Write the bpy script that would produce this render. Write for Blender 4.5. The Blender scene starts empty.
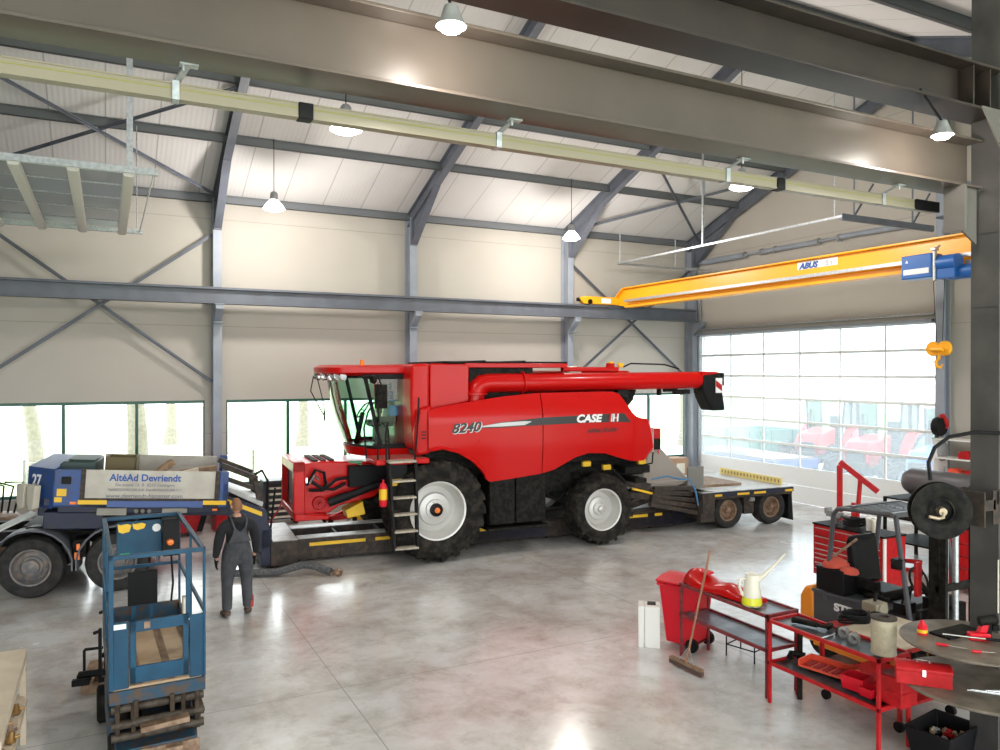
import bpy, math, random
from mathutils import Vector, Matrix, Euler
random.seed(7)
C = bpy.context.scene.collection
R = math.radians
PI = math.pi

# ------------------------------------------------------------------ materials
def mat(name, col, rough=0.5, metal=0.0, col2=None, scale=4.0, lo=0.4, hi=0.6, bump=0.0, spec=0.5, alpha=None, coat=0.0, detail=6):
    m = bpy.data.materials.new(name); m.use_nodes = True
    nt = m.node_tree; b = nt.nodes['Principled BSDF']
    b.inputs['Base Color'].default_value = (*col, 1); b.inputs['Roughness'].default_value = rough
    b.inputs['Metallic'].default_value = metal
    b.inputs['Specular IOR Level'].default_value = spec
    b.inputs['Coat Weight'].default_value = coat; b.inputs['Coat Roughness'].default_value = 0.08
    tc = nt.nodes.new('ShaderNodeTexCoord')
    nz = nt.nodes.new('ShaderNodeTexNoise'); nz.inputs['Scale'].default_value = scale; nz.inputs['Detail'].default_value = detail
    nt.links.new(tc.outputs['Object'], nz.inputs['Vector'])
    if col2:
        r = nt.nodes.new('ShaderNodeValToRGB'); r.color_ramp.elements[0].position = lo; r.color_ramp.elements[1].position = hi
        r.color_ramp.elements[0].color = (*col, 1); r.color_ramp.elements[1].color = (*col2, 1)
        nt.links.new(nz.outputs['Fac'], r.inputs['Fac']); nt.links.new(r.outputs['Color'], b.inputs['Base Color'])
    else:
        mr = nt.nodes.new('ShaderNodeMapRange'); mr.inputs['To Min'].default_value = max(0.02, rough - .06); mr.inputs['To Max'].default_value = min(1, rough + .06)
        nt.links.new(nz.outputs['Fac'], mr.inputs['Value']); nt.links.new(mr.outputs['Result'], b.inputs['Roughness'])
    if bump:
        bp = nt.nodes.new('ShaderNodeBump'); bp.inputs['Strength'].default_value = bump; bp.inputs['Distance'].default_value = .02
        nt.links.new(nz.outputs['Fac'], bp.inputs['Height']); nt.links.new(bp.outputs['Normal'], b.inputs['Normal'])
    return m

def glassmat(name, tint, refl=0.1, haze=0.0):
    m = bpy.data.materials.new(name); m.use_nodes = True; nt = m.node_tree; nt.nodes.clear()
    out = nt.nodes.new('ShaderNodeOutputMaterial'); t = nt.nodes.new('ShaderNodeBsdfTransparent'); g = nt.nodes.new('ShaderNodeBsdfGlossy')
    t.inputs['Color'].default_value = (*tint, 1); g.inputs['Roughness'].default_value = .03
    fr = nt.nodes.new('ShaderNodeFresnel'); fr.inputs['IOR'].default_value = 1.4
    mx = nt.nodes.new('ShaderNodeMixShader'); ma = nt.nodes.new('ShaderNodeMath'); ma.operation = 'MULTIPLY'; ma.inputs[1].default_value = refl * 10
    ma.use_clamp = True
    nt.links.new(fr.outputs[0], ma.inputs[0]); nt.links.new(ma.outputs[0], mx.inputs[0])
    nt.links.new(t.outputs[0], mx.inputs[1]); nt.links.new(g.outputs[0], mx.inputs[2])
    last = mx
    if haze:
        d = nt.nodes.new('ShaderNodeBsdfTranslucent'); d.inputs['Color'].default_value = (.9, .93, .95, 1)
        m2 = nt.nodes.new('ShaderNodeMixShader'); m2.inputs[0].default_value = haze
        nt.links.new(mx.outputs[0], m2.inputs[1]); nt.links.new(d.outputs[0], m2.inputs[2]); last = m2
    nt.links.new(last.outputs[0], out.inputs[0])
    return m

def emit(name, col, s):
    m = bpy.data.materials.new(name); m.use_nodes = True; nt = m.node_tree; nt.nodes.clear()
    out = nt.nodes.new('ShaderNodeOutputMaterial'); e = nt.nodes.new('ShaderNodeEmission')
    e.inputs[0].default_value = (*col, 1); e.inputs[1].default_value = s; nt.links.new(e.outputs[0], out.inputs[0])
    return m

RED = mat('case_red', (.53, .0035, .003), .3, coat=.12, spec=.22)
RED2 = mat('workshop_red', (.50, .012, .016), .45, col2=(.40, .008, .01), scale=9, spec=.3)
REDW = mat('worn_red_steel', (.24, .02, .025), .5, col2=(.05, .02, .02), scale=14, lo=.45, hi=.7)
REDP = mat('red_plastic', (.66, .01, .025), .4, spec=.35)
REDO = mat('orange_red_plastic', (.85, .10, .05), .45)
BLACK = mat('black_plastic', (.008, .008, .009), .5, spec=.18)
BLK2 = mat('black_machinery', (.005, .005, .005), .6, col2=(.018, .016, .013), scale=12, spec=.14)
RUB = mat('tyre_rubber', (.012, .011, .010), .8, col2=(.055, .046, .036), scale=7, lo=.42, hi=.78, bump=.2, spec=.16)
RUBT = mat('lorry_tyre_rubber', (.018, .018, .019), .75, col2=(.038, .035, .032), scale=6, spec=.25)
RIM = mat('silver_rim', (.62, .61, .58), .42, metal=.35)
RIMR = mat('rusty_rim', (.2, .12, .07), .65, col2=(.32, .22, .15), scale=14)
STEEL = mat('galvanised_steel', (.55, .57, .58), .4, metal=.7, col2=(.42, .45, .47), scale=20)
CHROME = mat('chrome', (.8, .8, .8), .18, metal=1)
FRAME = mat('blue_grey_steel_paint', (.12, .135, .165), .45, col2=(.10, .11, .135), scale=2)
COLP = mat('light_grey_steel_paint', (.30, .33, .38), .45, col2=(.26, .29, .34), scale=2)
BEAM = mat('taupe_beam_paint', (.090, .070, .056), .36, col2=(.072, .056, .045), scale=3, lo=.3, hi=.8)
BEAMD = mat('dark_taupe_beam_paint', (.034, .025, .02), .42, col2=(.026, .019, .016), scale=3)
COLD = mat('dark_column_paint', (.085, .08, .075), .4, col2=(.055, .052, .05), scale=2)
YEL = mat('crane_yellow', (.95, .42, .01), .35)
YELT = mat('yellow_marking', (.85, .52, .02), .45)
BLUE = mat('hoist_blue', (.015, .12, .42), .35)
BLUL = mat('lift_blue', (.003, .045, .095), .42, col2=(.005, .06, .12), scale=5, spec=.35)
BLULR = mat('rusted_lift_blue', (.006, .045, .085), .55, col2=(.075, .04, .02), scale=11, lo=.45, hi=.62)
BLUT = mat('trailer_blue', (.007, .012, .04), .5, col2=(.025, .02, .02), scale=9, lo=.5, hi=.75)
BLUB = mat('bright_trailer_blue', (.02, .07, .26), .42, col2=(.03, .06, .17), scale=6)
BOARD = mat('beige_sideboard', (.55, .52, .45), .5, col2=(.47, .43, .37), scale=3)
RUST = mat('rusty_dark_steel', (.028, .021, .017), .65, col2=(.09, .055, .035), scale=10, lo=.45, hi=.75)
RUSTB = mat('rust_brown_steel', (.17, .10, .06), .6, col2=(.3, .2, .13), scale=12)
DECKT = mat('worn_light_deck', (.5, .49, .47), .4, col2=(.3, .27, .25), scale=6, lo=.45, hi=.75)
WOOD = mat('light_plywood', (.55, .4, .25), .55, col2=(.42, .29, .17), scale=3)
WOODP = mat('pale_wood', (.68, .58, .44), .55, col2=(.6, .5, .37), scale=4)
WOODD = mat('dark_wood', (.2, .12, .07), .6, col2=(.3, .2, .12), scale=8)
WHITE = mat('white_plastic', (.8, .79, .75), .45)
CREAM = mat('cream_plastic', (.75, .70, .58), .4)
GREY = mat('mid_grey_metal', (.3, .3, .3), .5, col2=(.24, .24, .24), scale=8)
GREYW = mat('worn_shelf_metal', (.17, .2, .24), .3, metal=.5, col2=(.3, .35, .4), scale=5, lo=.4, hi=.7)
ORANGE = mat('orange_paint', (.85, .27, .02), .4)
ORL = mat('orange_lens', (.9, .2, .02), .3)
BEIGE = mat('paper_filter', (.5, .44, .32), .7, col2=(.42, .36, .25), scale=15)
YLIQ = mat('yellow_fluid', (.72, .70, .03), .25)
TXTB = mat('black_decal', (.02, .02, .02), .4)
TXTBL = mat('blue_decal', (.02, .09, .35), .4)
TXTW = mat('white_decal', (.85, .85, .85), .4)
TXTG = mat('grey_decal', (.2, .2, .22), .4)
SIL = mat('silver_decal', (.5, .5, .5), .35, metal=.3)
GREENF = mat('green_window_frame', (.012, .09, .06), .4)
GREENT = mat('green_glass_plastic', (.1, .35, .2), .5)
GLASS = glassmat('clear_window_glass', (.97, .99, .98), .08)
DGLASS = glassmat('glare_hazed_door_glass', (.86, .93, .96), .08, .16)  # white translucent mix imitates the glare of overexposed daylight in the door panes
CGLASS = glassmat('green_cab_glass', (.62, .86, .74), .12)
SHEET = glassmat('clear_sheet', (.8, .86, .86), .1, .25)
LAMP = emit('lamp_white', (1, .96, .9), 22)
SHADE = emit('glowing_acrylic_shade', (1, .95, .88), 6)
SKIN = mat('skin', (.55, .29, .2), .5)
HAIR = mat('cropped_hair', (.26, .12, .06), .7)
HOOD = mat('black_hoodie', (.014, .014, .017), .9)
OVER = mat('grey_overalls', (.07, .072, .082), .85, col2=(.05, .052, .06), scale=9)
OVERP = mat('overalls_knee_red', (.5, .05, .05), .7)
SHOE = mat('brown_boots', (.1, .065, .05), .7)
BARK = mat('tree_bark', (.24, .21, .18), .9, col2=(.29, .26, .22), scale=9)
GRASS = mat('lawn', (.42, .55, .3), .9, col2=(.55, .62, .42), scale=.6)
YARD = mat('yard_concrete', (.62, .62, .6), .8, col2=(.5, .5, .5), scale=1)

def floor_mat():
    m = bpy.data.materials.new('polished_concrete'); m.use_nodes = True; nt = m.node_tree; b = nt.nodes['Principled BSDF']
    N = nt.nodes.new; L = nt.links.new
    tc = N('ShaderNodeTexCoord')
    n1 = N('ShaderNodeTexNoise'); n1.inputs['Scale'].default_value = .55; n1.inputs['Detail'].default_value = 8; n1.inputs['Roughness'].default_value = .62
    n2 = N('ShaderNodeTexNoise'); n2.inputs['Scale'].default_value = 3.2; n2.inputs['Detail'].default_value = 10; n2.inputs['Roughness'].default_value = .7
    n3 = N('ShaderNodeTexNoise'); n3.inputs['Scale'].default_value = 1.5; n3.inputs['Detail'].default_value = 12; n3.inputs['Roughness'].default_value = .75; n3.inputs['Distortion'].default_value = .3
    for n in (n1, n2, n3): L(tc.outputs['Object'], n.inputs['Vector'])
    r1 = N('ShaderNodeValToRGB'); e = r1.color_ramp.elements
    e[0].position = .3; e[0].color = (.50, .465, .43, 1); e[1].position = .62; e[1].color = (.72, .725, .725, 1)
    L(n1.outputs['Fac'], r1.inputs['Fac'])
    r2 = N('ShaderNodeValToRGB'); e = r2.color_ramp.elements
    e[0].position = .30; e[0].color = (.80, .78, .76, 1); e[1].position = .46; e[1].color = (1, 1, 1, 1)
    L(n2.outputs['Fac'], r2.inputs['Fac'])
    r3 = N('ShaderNodeValToRGB'); e = r3.color_ramp.elements
    e[0].position = .36; e[0].color = (.70, .655, .60, 1); e[1].position = .56; e[1].color = (1, 1, 1, 1)
    L(n3.outputs['Fac'], r3.inputs['Fac'])
    m1 = N('ShaderNodeMix'); m1.data_type = 'RGBA'; m1.blend_type = 'MULTIPLY'; m1.inputs[0].default_value = 1
    L(r1.outputs[0], m1.inputs[6]); L(r2.outputs[0], m1.inputs[7])
    m2 = N('ShaderNodeMix'); m2.data_type = 'RGBA'; m2.blend_type = 'MULTIPLY'; m2.inputs[0].default_value = .8
    L(m1.outputs[2], m2.inputs[6]); L(r3.outputs[0], m2.inputs[7])
    # saw-cut joints every five metres
    sx = N('ShaderNodeSeparateXYZ'); L(tc.outputs['Object'], sx.inputs[0])
    prev = None
    for ax, off in (('X', 2.55), ('Y', 1.15)):
        a = N('ShaderNodeMath'); a.operation = 'ADD'; a.inputs[1].default_value = off + 100; L(sx.outputs[ax], a.inputs[0])
        w = N('ShaderNodeMath'); w.operation = 'MODULO'; w.inputs[1].default_value = 5.0; L(a.outputs[0], w.inputs[0])
        c = N('ShaderNodeMath'); c.operation = 'LESS_THAN'; c.inputs[1].default_value = .012; L(w.outputs[0], c.inputs[0])
        if prev:
            mm = N('ShaderNodeMath'); mm.operation = 'MAXIMUM'; L(prev.outputs[0], mm.inputs[0]); L(c.outputs[0], mm.inputs[1]); prev = mm
        else: prev = c
    m3 = N('ShaderNodeMix'); m3.data_type = 'RGBA'; L(prev.outputs[0], m3.inputs[0]); L(m2.outputs[2], m3.inputs[6]); m3.inputs[7].default_value = (.36, .35, .33, 1)
    L(m3.outputs[2], b.inputs['Base Color'])
    mr = N('ShaderNodeMapRange'); mr.inputs['From Min'].default_value = .3; mr.inputs['From Max'].default_value = .7
    mr.inputs['To Min'].default_value = .17; mr.inputs['To Max'].default_value = .28
    L(n1.outputs['Fac'], mr.inputs['Value']); L(mr.outputs[0], b.inputs['Roughness'])
    b.inputs['Specular IOR Level'].default_value = .6
    b.inputs['Coat Weight'].default_value = .35; b.inputs['Coat Roughness'].default_value = .12
    return m
FLOOR = floor_mat()

def panel_mat(name, col, colj, axis, pitch, width, fine=None):
    m = bpy.data.materials.new(name); m.use_nodes = True; nt = m.node_tree; b = nt.nodes['Principled BSDF']
    N = nt.nodes.new; L = nt.links.new
    tc = N('ShaderNodeTexCoord'); sx = N('ShaderNodeSeparateXYZ'); L(tc.outputs['Object'], sx.inputs[0])
    nz = N('ShaderNodeTexNoise'); nz.inputs['Scale'].default_value = .5; nz.inputs['Detail'].default_value = 6; L(tc.outputs['Object'], nz.inputs['Vector'])
    r = N('ShaderNodeValToRGB'); r.color_ramp.elements[0].position = .3; r.color_ramp.elements[1].position = .75
    r.color_ramp.elements[0].color = (*[c * .92 for c in col], 1); r.color_ramp.elements[1].color = (*col, 1); L(nz.outputs['Fac'], r.inputs['Fac'])
    a = N('ShaderNodeMath'); a.operation = 'ADD'; a.inputs[1].default_value = 100; L(sx.outputs[axis], a.inputs[0])
    w = N('ShaderNodeMath'); w.operation = 'MODULO'; w.inputs[1].default_value = pitch; L(a.outputs[0], w.inputs[0])
    c = N('ShaderNodeMath'); c.operation = 'LESS_THAN'; c.inputs[1].default_value = width; L(w.outputs[0], c.inputs[0])
    mx = N('ShaderNodeMix'); mx.data_type = 'RGBA'; L(c.outputs[0], mx.inputs[0]); L(r.outputs[0], mx.inputs[6]); mx.inputs[7].default_value = (*colj, 1)
    L(mx.outputs[2], b.inputs['Base Color']); b.inputs['Roughness'].default_value = .75
    if fine:
        s = N('ShaderNodeMath'); s.operation = 'MULTIPLY'; s.inputs[1].default_value = 2 * PI / fine; L(sx.outputs[axis], s.inputs[0])
        q = N('ShaderNodeMath'); q.operation = 'SINE'; L(s.outputs[0], q.inputs[0])
        bp = N('ShaderNodeBump'); bp.inputs['Strength'].default_value = .12; bp.inputs['Distance'].default_value = .01
        L(q.outputs[0], bp.inputs['Height']); L(bp.outputs[0], b.inputs['Normal'])
    return m
CEIL = panel_mat('white_ribbed_roof_liner', (.66, .645, .635), (.42, .41, .40), 'X', 1.0, .025, .1)
WALLM = panel_mat('beige_concrete_panel', (.49, .455, .405), (.36, .33, .29), 'Z', 2.62, .02)

# ------------------------------------------------------------------ mesh builder
class MB:
    def __init__(s): s.v = []; s.f = []; s.mi = []; s.cur = 0
    def add(s, vs, fs, M=None):
        n = len(s.v)
        for p in vs:
            p = Vector(p); s.v.append(tuple(M @ p) if M is not None else tuple(p))
        for f in fs: s.f.append(tuple(i + n for i in f)); s.mi.append(s.cur)
        return s
    def m(s, i): s.cur = i; return s
    def box(s, a, b, M=None):
        x0, y0, z0 = [min(a[i], b[i]) for i in range(3)]; x1, y1, z1 = [max(a[i], b[i]) for i in range(3)]
        return s.add([(x0,y0,z0),(x1,y0,z0),(x1,y1,z0),(x0,y1,z0),(x0,y0,z1),(x1,y0,z1),(x1,y1,z1),(x0,y1,z1)],
                     [(0,3,2,1),(4,5,6,7),(0,1,5,4),(1,2,6,5),(2,3,7,6),(3,0,4,7)], M)
    def cbox(s, c, size, rot=(0,0,0)):
        M = Matrix.Translation(c) @ Euler(rot).to_matrix().to_4x4(); h = [q / 2 for q in size]
        return s.box((-h[0],-h[1],-h[2]), (h[0],h[1],h[2]), M)
    def frame_of(s, p, q, up=(0,0,1)):
        p = Vector(p); q = Vector(q); z = (q - p); L = z.length; z.normalize(); up = Vector(up)
        if abs(z.dot(up)) > .98: up = Vector((1,0,0)) if abs(z.x) < .9 else Vector((0,1,0))
        x = up.cross(z).normalized(); y = z.cross(x)
        return Matrix(((x.x,y.x,z.x,p.x),(x.y,y.y,z.y,p.y),(x.z,y.z,z.z,p.z),(0,0,0,1))), L
    def bar(s, p, q, w, h=None, up=(0,0,1)):
        h = h or w; M, L = s.frame_of(p, q, up)
        return s.box((-w/2,-h/2,0), (w/2,h/2,L), M)
    def ibeam(s, p, q, h, b, tf=.02, tw=.012, up=(0,0,1)):
        M, L = s.frame_of(p, q, up)
        s.box((-b/2,-h/2,0), (b/2,-h/2+tf,L), M); s.box((-b/2,h/2-tf,0), (b/2,h/2,L), M)
        return s.box((-tw/2,-h/2+tf,0), (tw/2,h/2-tf,L), M)
    def tube(s, p, q, r, n=12, r2=None):
        r2 = r if r2 is None else r2; M, L = s.frame_of(p, q)
        vs = []; 
        for k, (z, rr) in enumerate(((0, r), (L, r2))):
            for i in range(n): a = 2*PI*i/n; vs.append((rr*math.cos(a), rr*math.sin(a), z))
        fs = [(i, (i+1)%n, n+(i+1)%n, n+i) for i in range(n)] + [tuple(range(n-1,-1,-1)), tuple(range(n,2*n))]
        return s.add(vs, fs, M)
    def path(s, pts, r, n=8, closed=False):
        P = [Vector(p) for p in pts]; m = len(P); vs = []; up = None
        rad = r if isinstance(r, (list, tuple)) else [r]*m
        for i, p in enumerate(P):
            a = P[(i-1) % m] if (closed or i) else p; b = P[(i+1) % m] if (closed or i < m-1) else p
            t = (b - a).normalized()
            if up is None:
                up = Vector((0,0,1)) if abs(t.z) < .9 else Vector((1,0,0))
            x = up.cross(t)
            if x.length < 1e-4: x = Vector((0,1,0)).cross(t)
            x.normalize(); y = t.cross(x); up = y
            for k in range(n):
                an = 2*PI*k/n; vs.append(p + rad[i]*(math.cos(an)*x + math.sin(an)*y))
        fs = []
        for i in range(m if closed else m-1):
            for k in range(n):
                a = i*n; b = ((i+1) % m)*n
                fs.append((a+k, a+(k+1)%n, b+(k+1)%n, b+k))
        if not closed: fs += [tuple(range(n-1,-1,-1)), tuple((m-1)*n+k for k in range(n))]
        return s.add(vs, fs)
    def lathe(s, prof, origin=(0,0,0), axis=(0,0,1), n=24):
        # prof: list of (radius, distance along axis)
        o = Vector(origin); M, _ = s.frame_of(o, o + Vector(axis)); vs = []; fs = []
        for r, z in prof:
            for i in range(n): a = 2*PI*i/n; vs.append((max(r,1e-4)*math.cos(a), max(r,1e-4)*math.sin(a), z))
        for j in range(len(prof)-1):
            for i in range(n): fs.append((j*n+i, j*n+(i+1)%n, (j+1)*n+(i+1)%n, (j+1)*n+i))
        return s.add(vs, fs, M)
    def prism(s, outline, d0, d1, plane='xz', M=None):
        def P(a, b, d): return (a, d, b) if plane == 'xz' else ((a, b, d) if plane == 'xy' else (d, a, b))
        n = len(outline); vs = [P(a, b, d0) for a, b in outline] + [P(a, b, d1) for a, b in outline]
        fs = [tuple(range(n)), tuple(range(2*n-1, n-1, -1))] + [(i, n+i, n+(i+1)%n, (i+1)%n) for i in range(n)]
        return s.add(vs, fs, M)
    def islands(s):
        par = list(range(len(s.v)))
        def find(a):
            while par[a] != a: par[a] = par[par[a]]; a = par[a]
            return a
        for f in s.f:
            for i in f[1:]: par[find(i)] = find(f[0])
        g = {}
        for k, f in enumerate(s.f): g.setdefault(find(f[0]), []).append(k)
        return list(g.values())
    def each(s, name, m, parent=None, **k):
        # every separate piece becomes a part of its own
        out = []
        for fs in s.islands():
            ids = sorted({i for q in fs for i in s.f[q]}); mp = {a: b for b, a in enumerate(ids)}
            t = MB(); t.v = [s.v[i] for i in ids]; t.f = [tuple(mp[i] for i in s.f[q]) for q in fs]; t.mi = [s.mi[q] for q in fs]
            out.append(t.build(name, m, parent, **k))
        return out
    def build(s, name, m, parent=None, bevel=0, smooth=35, loc=None, rot=None):
        me = bpy.data.meshes.new(name); me.from_pydata(s.v, [], s.f)
        for mm in (m if isinstance(m, (list, tuple)) else [m]): me.materials.append(mm)
        if isinstance(m, (list, tuple)): me.polygons.foreach_set('material_index', s.mi)
        me.validate(); 
        import bmesh
        bm = bmesh.new(); bm.from_mesh(me); bmesh.ops.recalc_face_normals(bm, faces=bm.faces); bm.to_mesh(me); bm.free()
        if smooth:
            me.polygons.foreach_set('use_smooth', [True]*len(me.polygons)); me.set_sharp_from_angle(angle=R(smooth))
        o = bpy.data.objects.new(name, me); C.objects.link(o)
        if parent: o.parent = parent
        if loc: o.location = loc
        if rot: o.rotation_euler = rot
        if bevel:
            b = o.modifiers.new('bevel', 'BEVEL'); b.width = bevel; b.segments = 2; b.limit_method = 'ANGLE'; b.angle_limit = R(40)
        return o

def thing(name, label, cat, loc=(0,0,0), rz=0, group=None, rot=None):
    o = bpy.data.objects.new(name, None); C.objects.link(o); o.location = loc; o.rotation_euler = rot or (0,0,R(rz))
    o.empty_display_size = .2
    return tag(o, label, cat, group)
def tag(o, label, cat, group=None):
    o['label'] = label; o['category'] = cat
    if group: o['group'] = group
    return o
def struct(o): o['kind'] = 'structure'; return o
def part(o, label): o['label'] = label; return o
def dup(root, loc=None, rz=None, label=None):
    def cp(o, par):
        c = o.copy(); C.objects.link(c)
        if par: c.parent = par
        for ch in list(o.children): cp(ch, c)
        return c
    c = cp(root, None)
    if loc is not None: c.location = loc
    if rz is not None: c.rotation_euler = (c.rotation_euler[0], c.rotation_euler[1], R(rz))
    if label: c['label'] = label
    return c

def text(name, s, size, m, parent, loc, rot, bold=0.0, shear=0.0, ext=.003, sx=1.0, align='LEFT', spacing=1.0):
    cu = bpy.data.curves.new(name, 'FONT'); cu.body = s; cu.size = size; cu.offset = bold; cu.shear = shear; cu.extrude = ext
    cu.align_x = align; cu.align_y = 'BOTTOM_BASELINE'; cu.space_character = spacing; cu.resolution_u = 3
    t = bpy.data.objects.new(name + '_src', cu); C.objects.link(t)
    dg = bpy.context.evaluated_depsgraph_get(); me = bpy.data.meshes.new_from_object(t.evaluated_get(dg))
    bpy.data.objects.remove(t); bpy.data.curves.remove(cu)
    me.materials.clear(); me.materials.append(m)
    o = bpy.data.objects.new(name, me); C.objects.link(o); o.parent = parent; o.location = loc; o.rotation_euler = rot; o.scale = (sx, 1, 1)
    return o
FACE = (R(90), 0, 0)      # text standing up and read from -y

def tyre(parent, c, Rr, W, rim_r, side=-1, lugs=0, tm=None, rm=None, cap=None, dish=.5, hub_r=.12, name='tyre'):
    """tyre as a part, rim and hub as its sub-parts; axis along y, outer face towards side*y"""
    tm = tm or RUB; rm = rm or RIM
    mb = MB(); w = W/2; h = Rr - rim_r; lug = .045 if lugs else 0
    Rt = Rr - lug
    prof = [(rim_r, -w*.72), (rim_r+h*.12, -w*.88), (rim_r+h*.5, -w), (Rt-h*.16, -w*.95), (Rt-.02, -w*.8), (Rt, -w*.45), (Rt, w*.45), (Rt-.02, w*.8), (Rt-h*.16, w*.95), (rim_r+h*.5, w), (rim_r+h*.12, w*.88), (rim_r, w*.72)]
    mb.lathe(prof, (0,0,0), (0,1,0), 40)
    if lugs:
        for i in range(lugs):
            for sgn in (-1, 1):
                a0 = 2*PI*(i + (.5 if sgn > 0 else 0))/lugs; da = 2*PI/lugs
                vs = []; tw = da*.30
                for (y, a, top) in ((0.0, a0, Rr), (sgn*w*.55, a0+da*.42, Rr), (sgn*w*1.0, a0+da*.72, Rr-.035), (sgn*w*1.02, a0+da*.76, Rr-h*.30)):
                    for e in (-tw/2, tw/2):
                        for rr in (top - lug - .06, top):
                            vs.append((rr*math.sin(a+e), y, rr*math.cos(a+e)))
                fs = []
                for k in range(3):
                    b0 = k*4; b1 = b0+4
                    fs += [(b0+1,b0+3,b1+3,b1+1), (b0,b0+1,b1+1,b1), (b0+2,b1+2,b1+3,b0+3), (b0,b1,b1+2,b0+2)]
                fs += [(0,2,3,1), (12,13,15,14)]
                mb.add(vs, fs)
    t = mb.build(name, tm, parent, smooth=40, loc=c)
    s = side; d = W*dish*.5
    rb = MB()
    rb.lathe([(rim_r+.012, s*w*.70), (rim_r+.02, s*w*.80), (rim_r-.015, s*w*.78), (rim_r*.93, s*w*.5), (rim_r*.88, s*w*.15), (rim_r*.80, s*(w*.5-d)), (rim_r*.60, s*(w*.62-d)), (rim_r*.55, s*(w*.75-d)), (rim_r*.36, s*(w*.80-d)), (rim_r*.34, s*(w*.9-d)), (rim_r*.2, s*(w*.95-d)), (.001, s*(w*.95-d))], (0,0,0), (0,1,0), 36)
    rb.lathe([(rim_r+.012, -s*w*.70), (rim_r-.015, -s*w*.78), (rim_r*.9, -s*w*.2), (.001, -s*w*.1)], (0,0,0), (0,1,0), 36)
    for i in range(10):
        a = 2*PI*i/10; p = (rim_r*.28*math.cos(a), s*(w*.93-d), rim_r*.28*math.sin(a))
        rb.tube(p, (p[0], p[1]+s*.03, p[2]), .016, 6)
    rb.build('rim', rm, t)
    hb = MB(); hb.lathe([(hub_r, s*(w*.9-d)), (hub_r*.95, s*(w*.9-d)+s*.08), (hub_r*.4, s*(w*.9-d)+s*.1), (.001, s*(w*.9-d)+s*.1)], (0,0,0), (0,1,0), 20)
    hb.build('hub', BLACK if cap else rm, t)
    if cap:
        h2 = MB(); h2.lathe([(hub_r*.42, s*(w*.9-d)+s*.095), (hub_r*.38, s*(w*.9-d)+s*.13), (.001, s*(w*.9-d)+s*.135)], (0,0,0), (0,1,0), 16)
        h2.build('hub_cap', cap, t)
    return t

# ------------------------------------------------------------------ camera
cam = bpy.data.cameras.new('camera'); co = bpy.data.objects.new('camera', cam); C.objects.link(co)
cam.sensor_width = 36; cam.lens = 36 * 771 / 1000; cam.clip_start = .05; cam.clip_end = 400
co.location = (0, 0, 3.7); co.rotation_euler = (R(90 - .26), 0, R(-27.1))
bpy.context.scene.camera = co
sc = bpy.context.scene
sc.view_settings.view_transform = 'Standard'; sc.view_settings.look = 'None'; sc.view_settings.gamma = 1; sc.view_settings.use_curve_mapping = False
sc.view_settings.exposure = 0.6

# ------------------------------------------------------------------ shell
fl = struct(MB().box((-14, -8, -.12), (17.5, 20.15, 0)).build('floor', FLOOR))
BX = [-12.6, -7.6, -2.6, 2.4, 7.4, 12.4, 17.4]
w = MB(); w.box((-14, 20, 0), (17.5, 20.15, .88)); w.box((-14, 20, 3.0), (17.5, 20.15, 7.95))
for i in range(7):
    a = BX[i]-.25 if i else -14; b = BX[i]+.25 if i < 6 else 17.5
    w.box((a, 20, .88), (b, 20.15, 3.0))
struct(w.build('wall_back', WALLM, smooth=0))
w = MB(); X0, X1 = 17.35, 17.5
w.box((X0, 19.45, 0), (X1, 20, 4.9)); w.box((X0, -8, 0), (X1, 11.35, 4.9))
w.prism([(20, 4.9), (20, 7.95), (12.3, 10.85), (4.6, 7.95), (-8, 7.95), (-8, 4.9)], X0, X1, 'yz')
struct(w.build('wall_right', WALLM, smooth=0))
w = MB(); w.prism([(20, 0), (20, 7.95), (12.3, 10.85), (4.6, 7.95), (-8, 7.95), (-8, 0)], -14.15, -14, 'yz')
struct(w.build('wall_left', WALLM, smooth=0))  # no rear wall: unseen end left open so sky light softly fills the hall
w = MB()
w.prism([(20.3, 7.84), (20.3, 7.96), (12.3, 10.97), (4.6, 8.07), (-8, 8.07), (-8, 7.95), (4.6, 7.95), (12.3, 10.85)], -14, 17.6, 'yz')
struct(w.build('ceiling', CEIL, smooth=0))
# windows
for k in range(6):
    x0 = BX[k]+.25; x1 = BX[k+1]-.25
    f = MB()
    f.box((x0, 20.0, .88), (x1, 20.08, .95)); f.box((x0, 20.0, 2.93), (x1, 20.08, 3.0))
    for j in range(4):
        xx = x0 + (x1-x0)*j/3; f.box((max(x0, xx-.035), 19.995, .9), (min(x1, xx+.035), 20.085, 2.98))
    o = struct(f.build('window_%d' % (k+1), GREENF, bevel=.004))
    p = MB().box((x0+.02, 20.04, .92), (x1-.02, 20.045, 2.97)).build('window_pane', GLASS, o)
    MB().box((x0, 19.94, .85), (x1, 20.02, .88)).build('window_sill', mat('sill_grey_%d' % k, (.55, .56, .56), .4), o)
# sectional door
WD = mat('white_door_metal', (.86, .87, .87), .4)
d = MB(); yA, yB, zg, zt = 11.4, 19.4, .98, 4.86
d.box((17.30, yA, .02), (17.345, yB, .5)); d.box((17.30, yA, .51), (17.345, yB, zg))
rowh = (zt-zg)/6; colw = (yB-yA)/6
for r in range(7): d.box((17.295, yA, zg+r*rowh-.035), (17.345, yB, zg+r*rowh+.035))
for c_ in range(7): d.box((17.30, max(yA, yA+c_*colw-.022), zg), (17.34, min(yB, yA+c_*colw+.022), zt))
for r in range(1, 7): d.box((17.285, yA, zg+r*rowh-.005), (17.295, yB, zg+r*rowh+.005))
door = struct(d.build('door_1', WD, bevel=.003))
MB().box((17.318, yA+.02, zg), (17.322, yB-.02, zt)).build('door_glazing', DGLASS, door)
g = MB(); 
for y in (yA-.05, yB+.05): g.box((17.24, y-.045, 0), (17.30, y+.045, 6.6))
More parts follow.
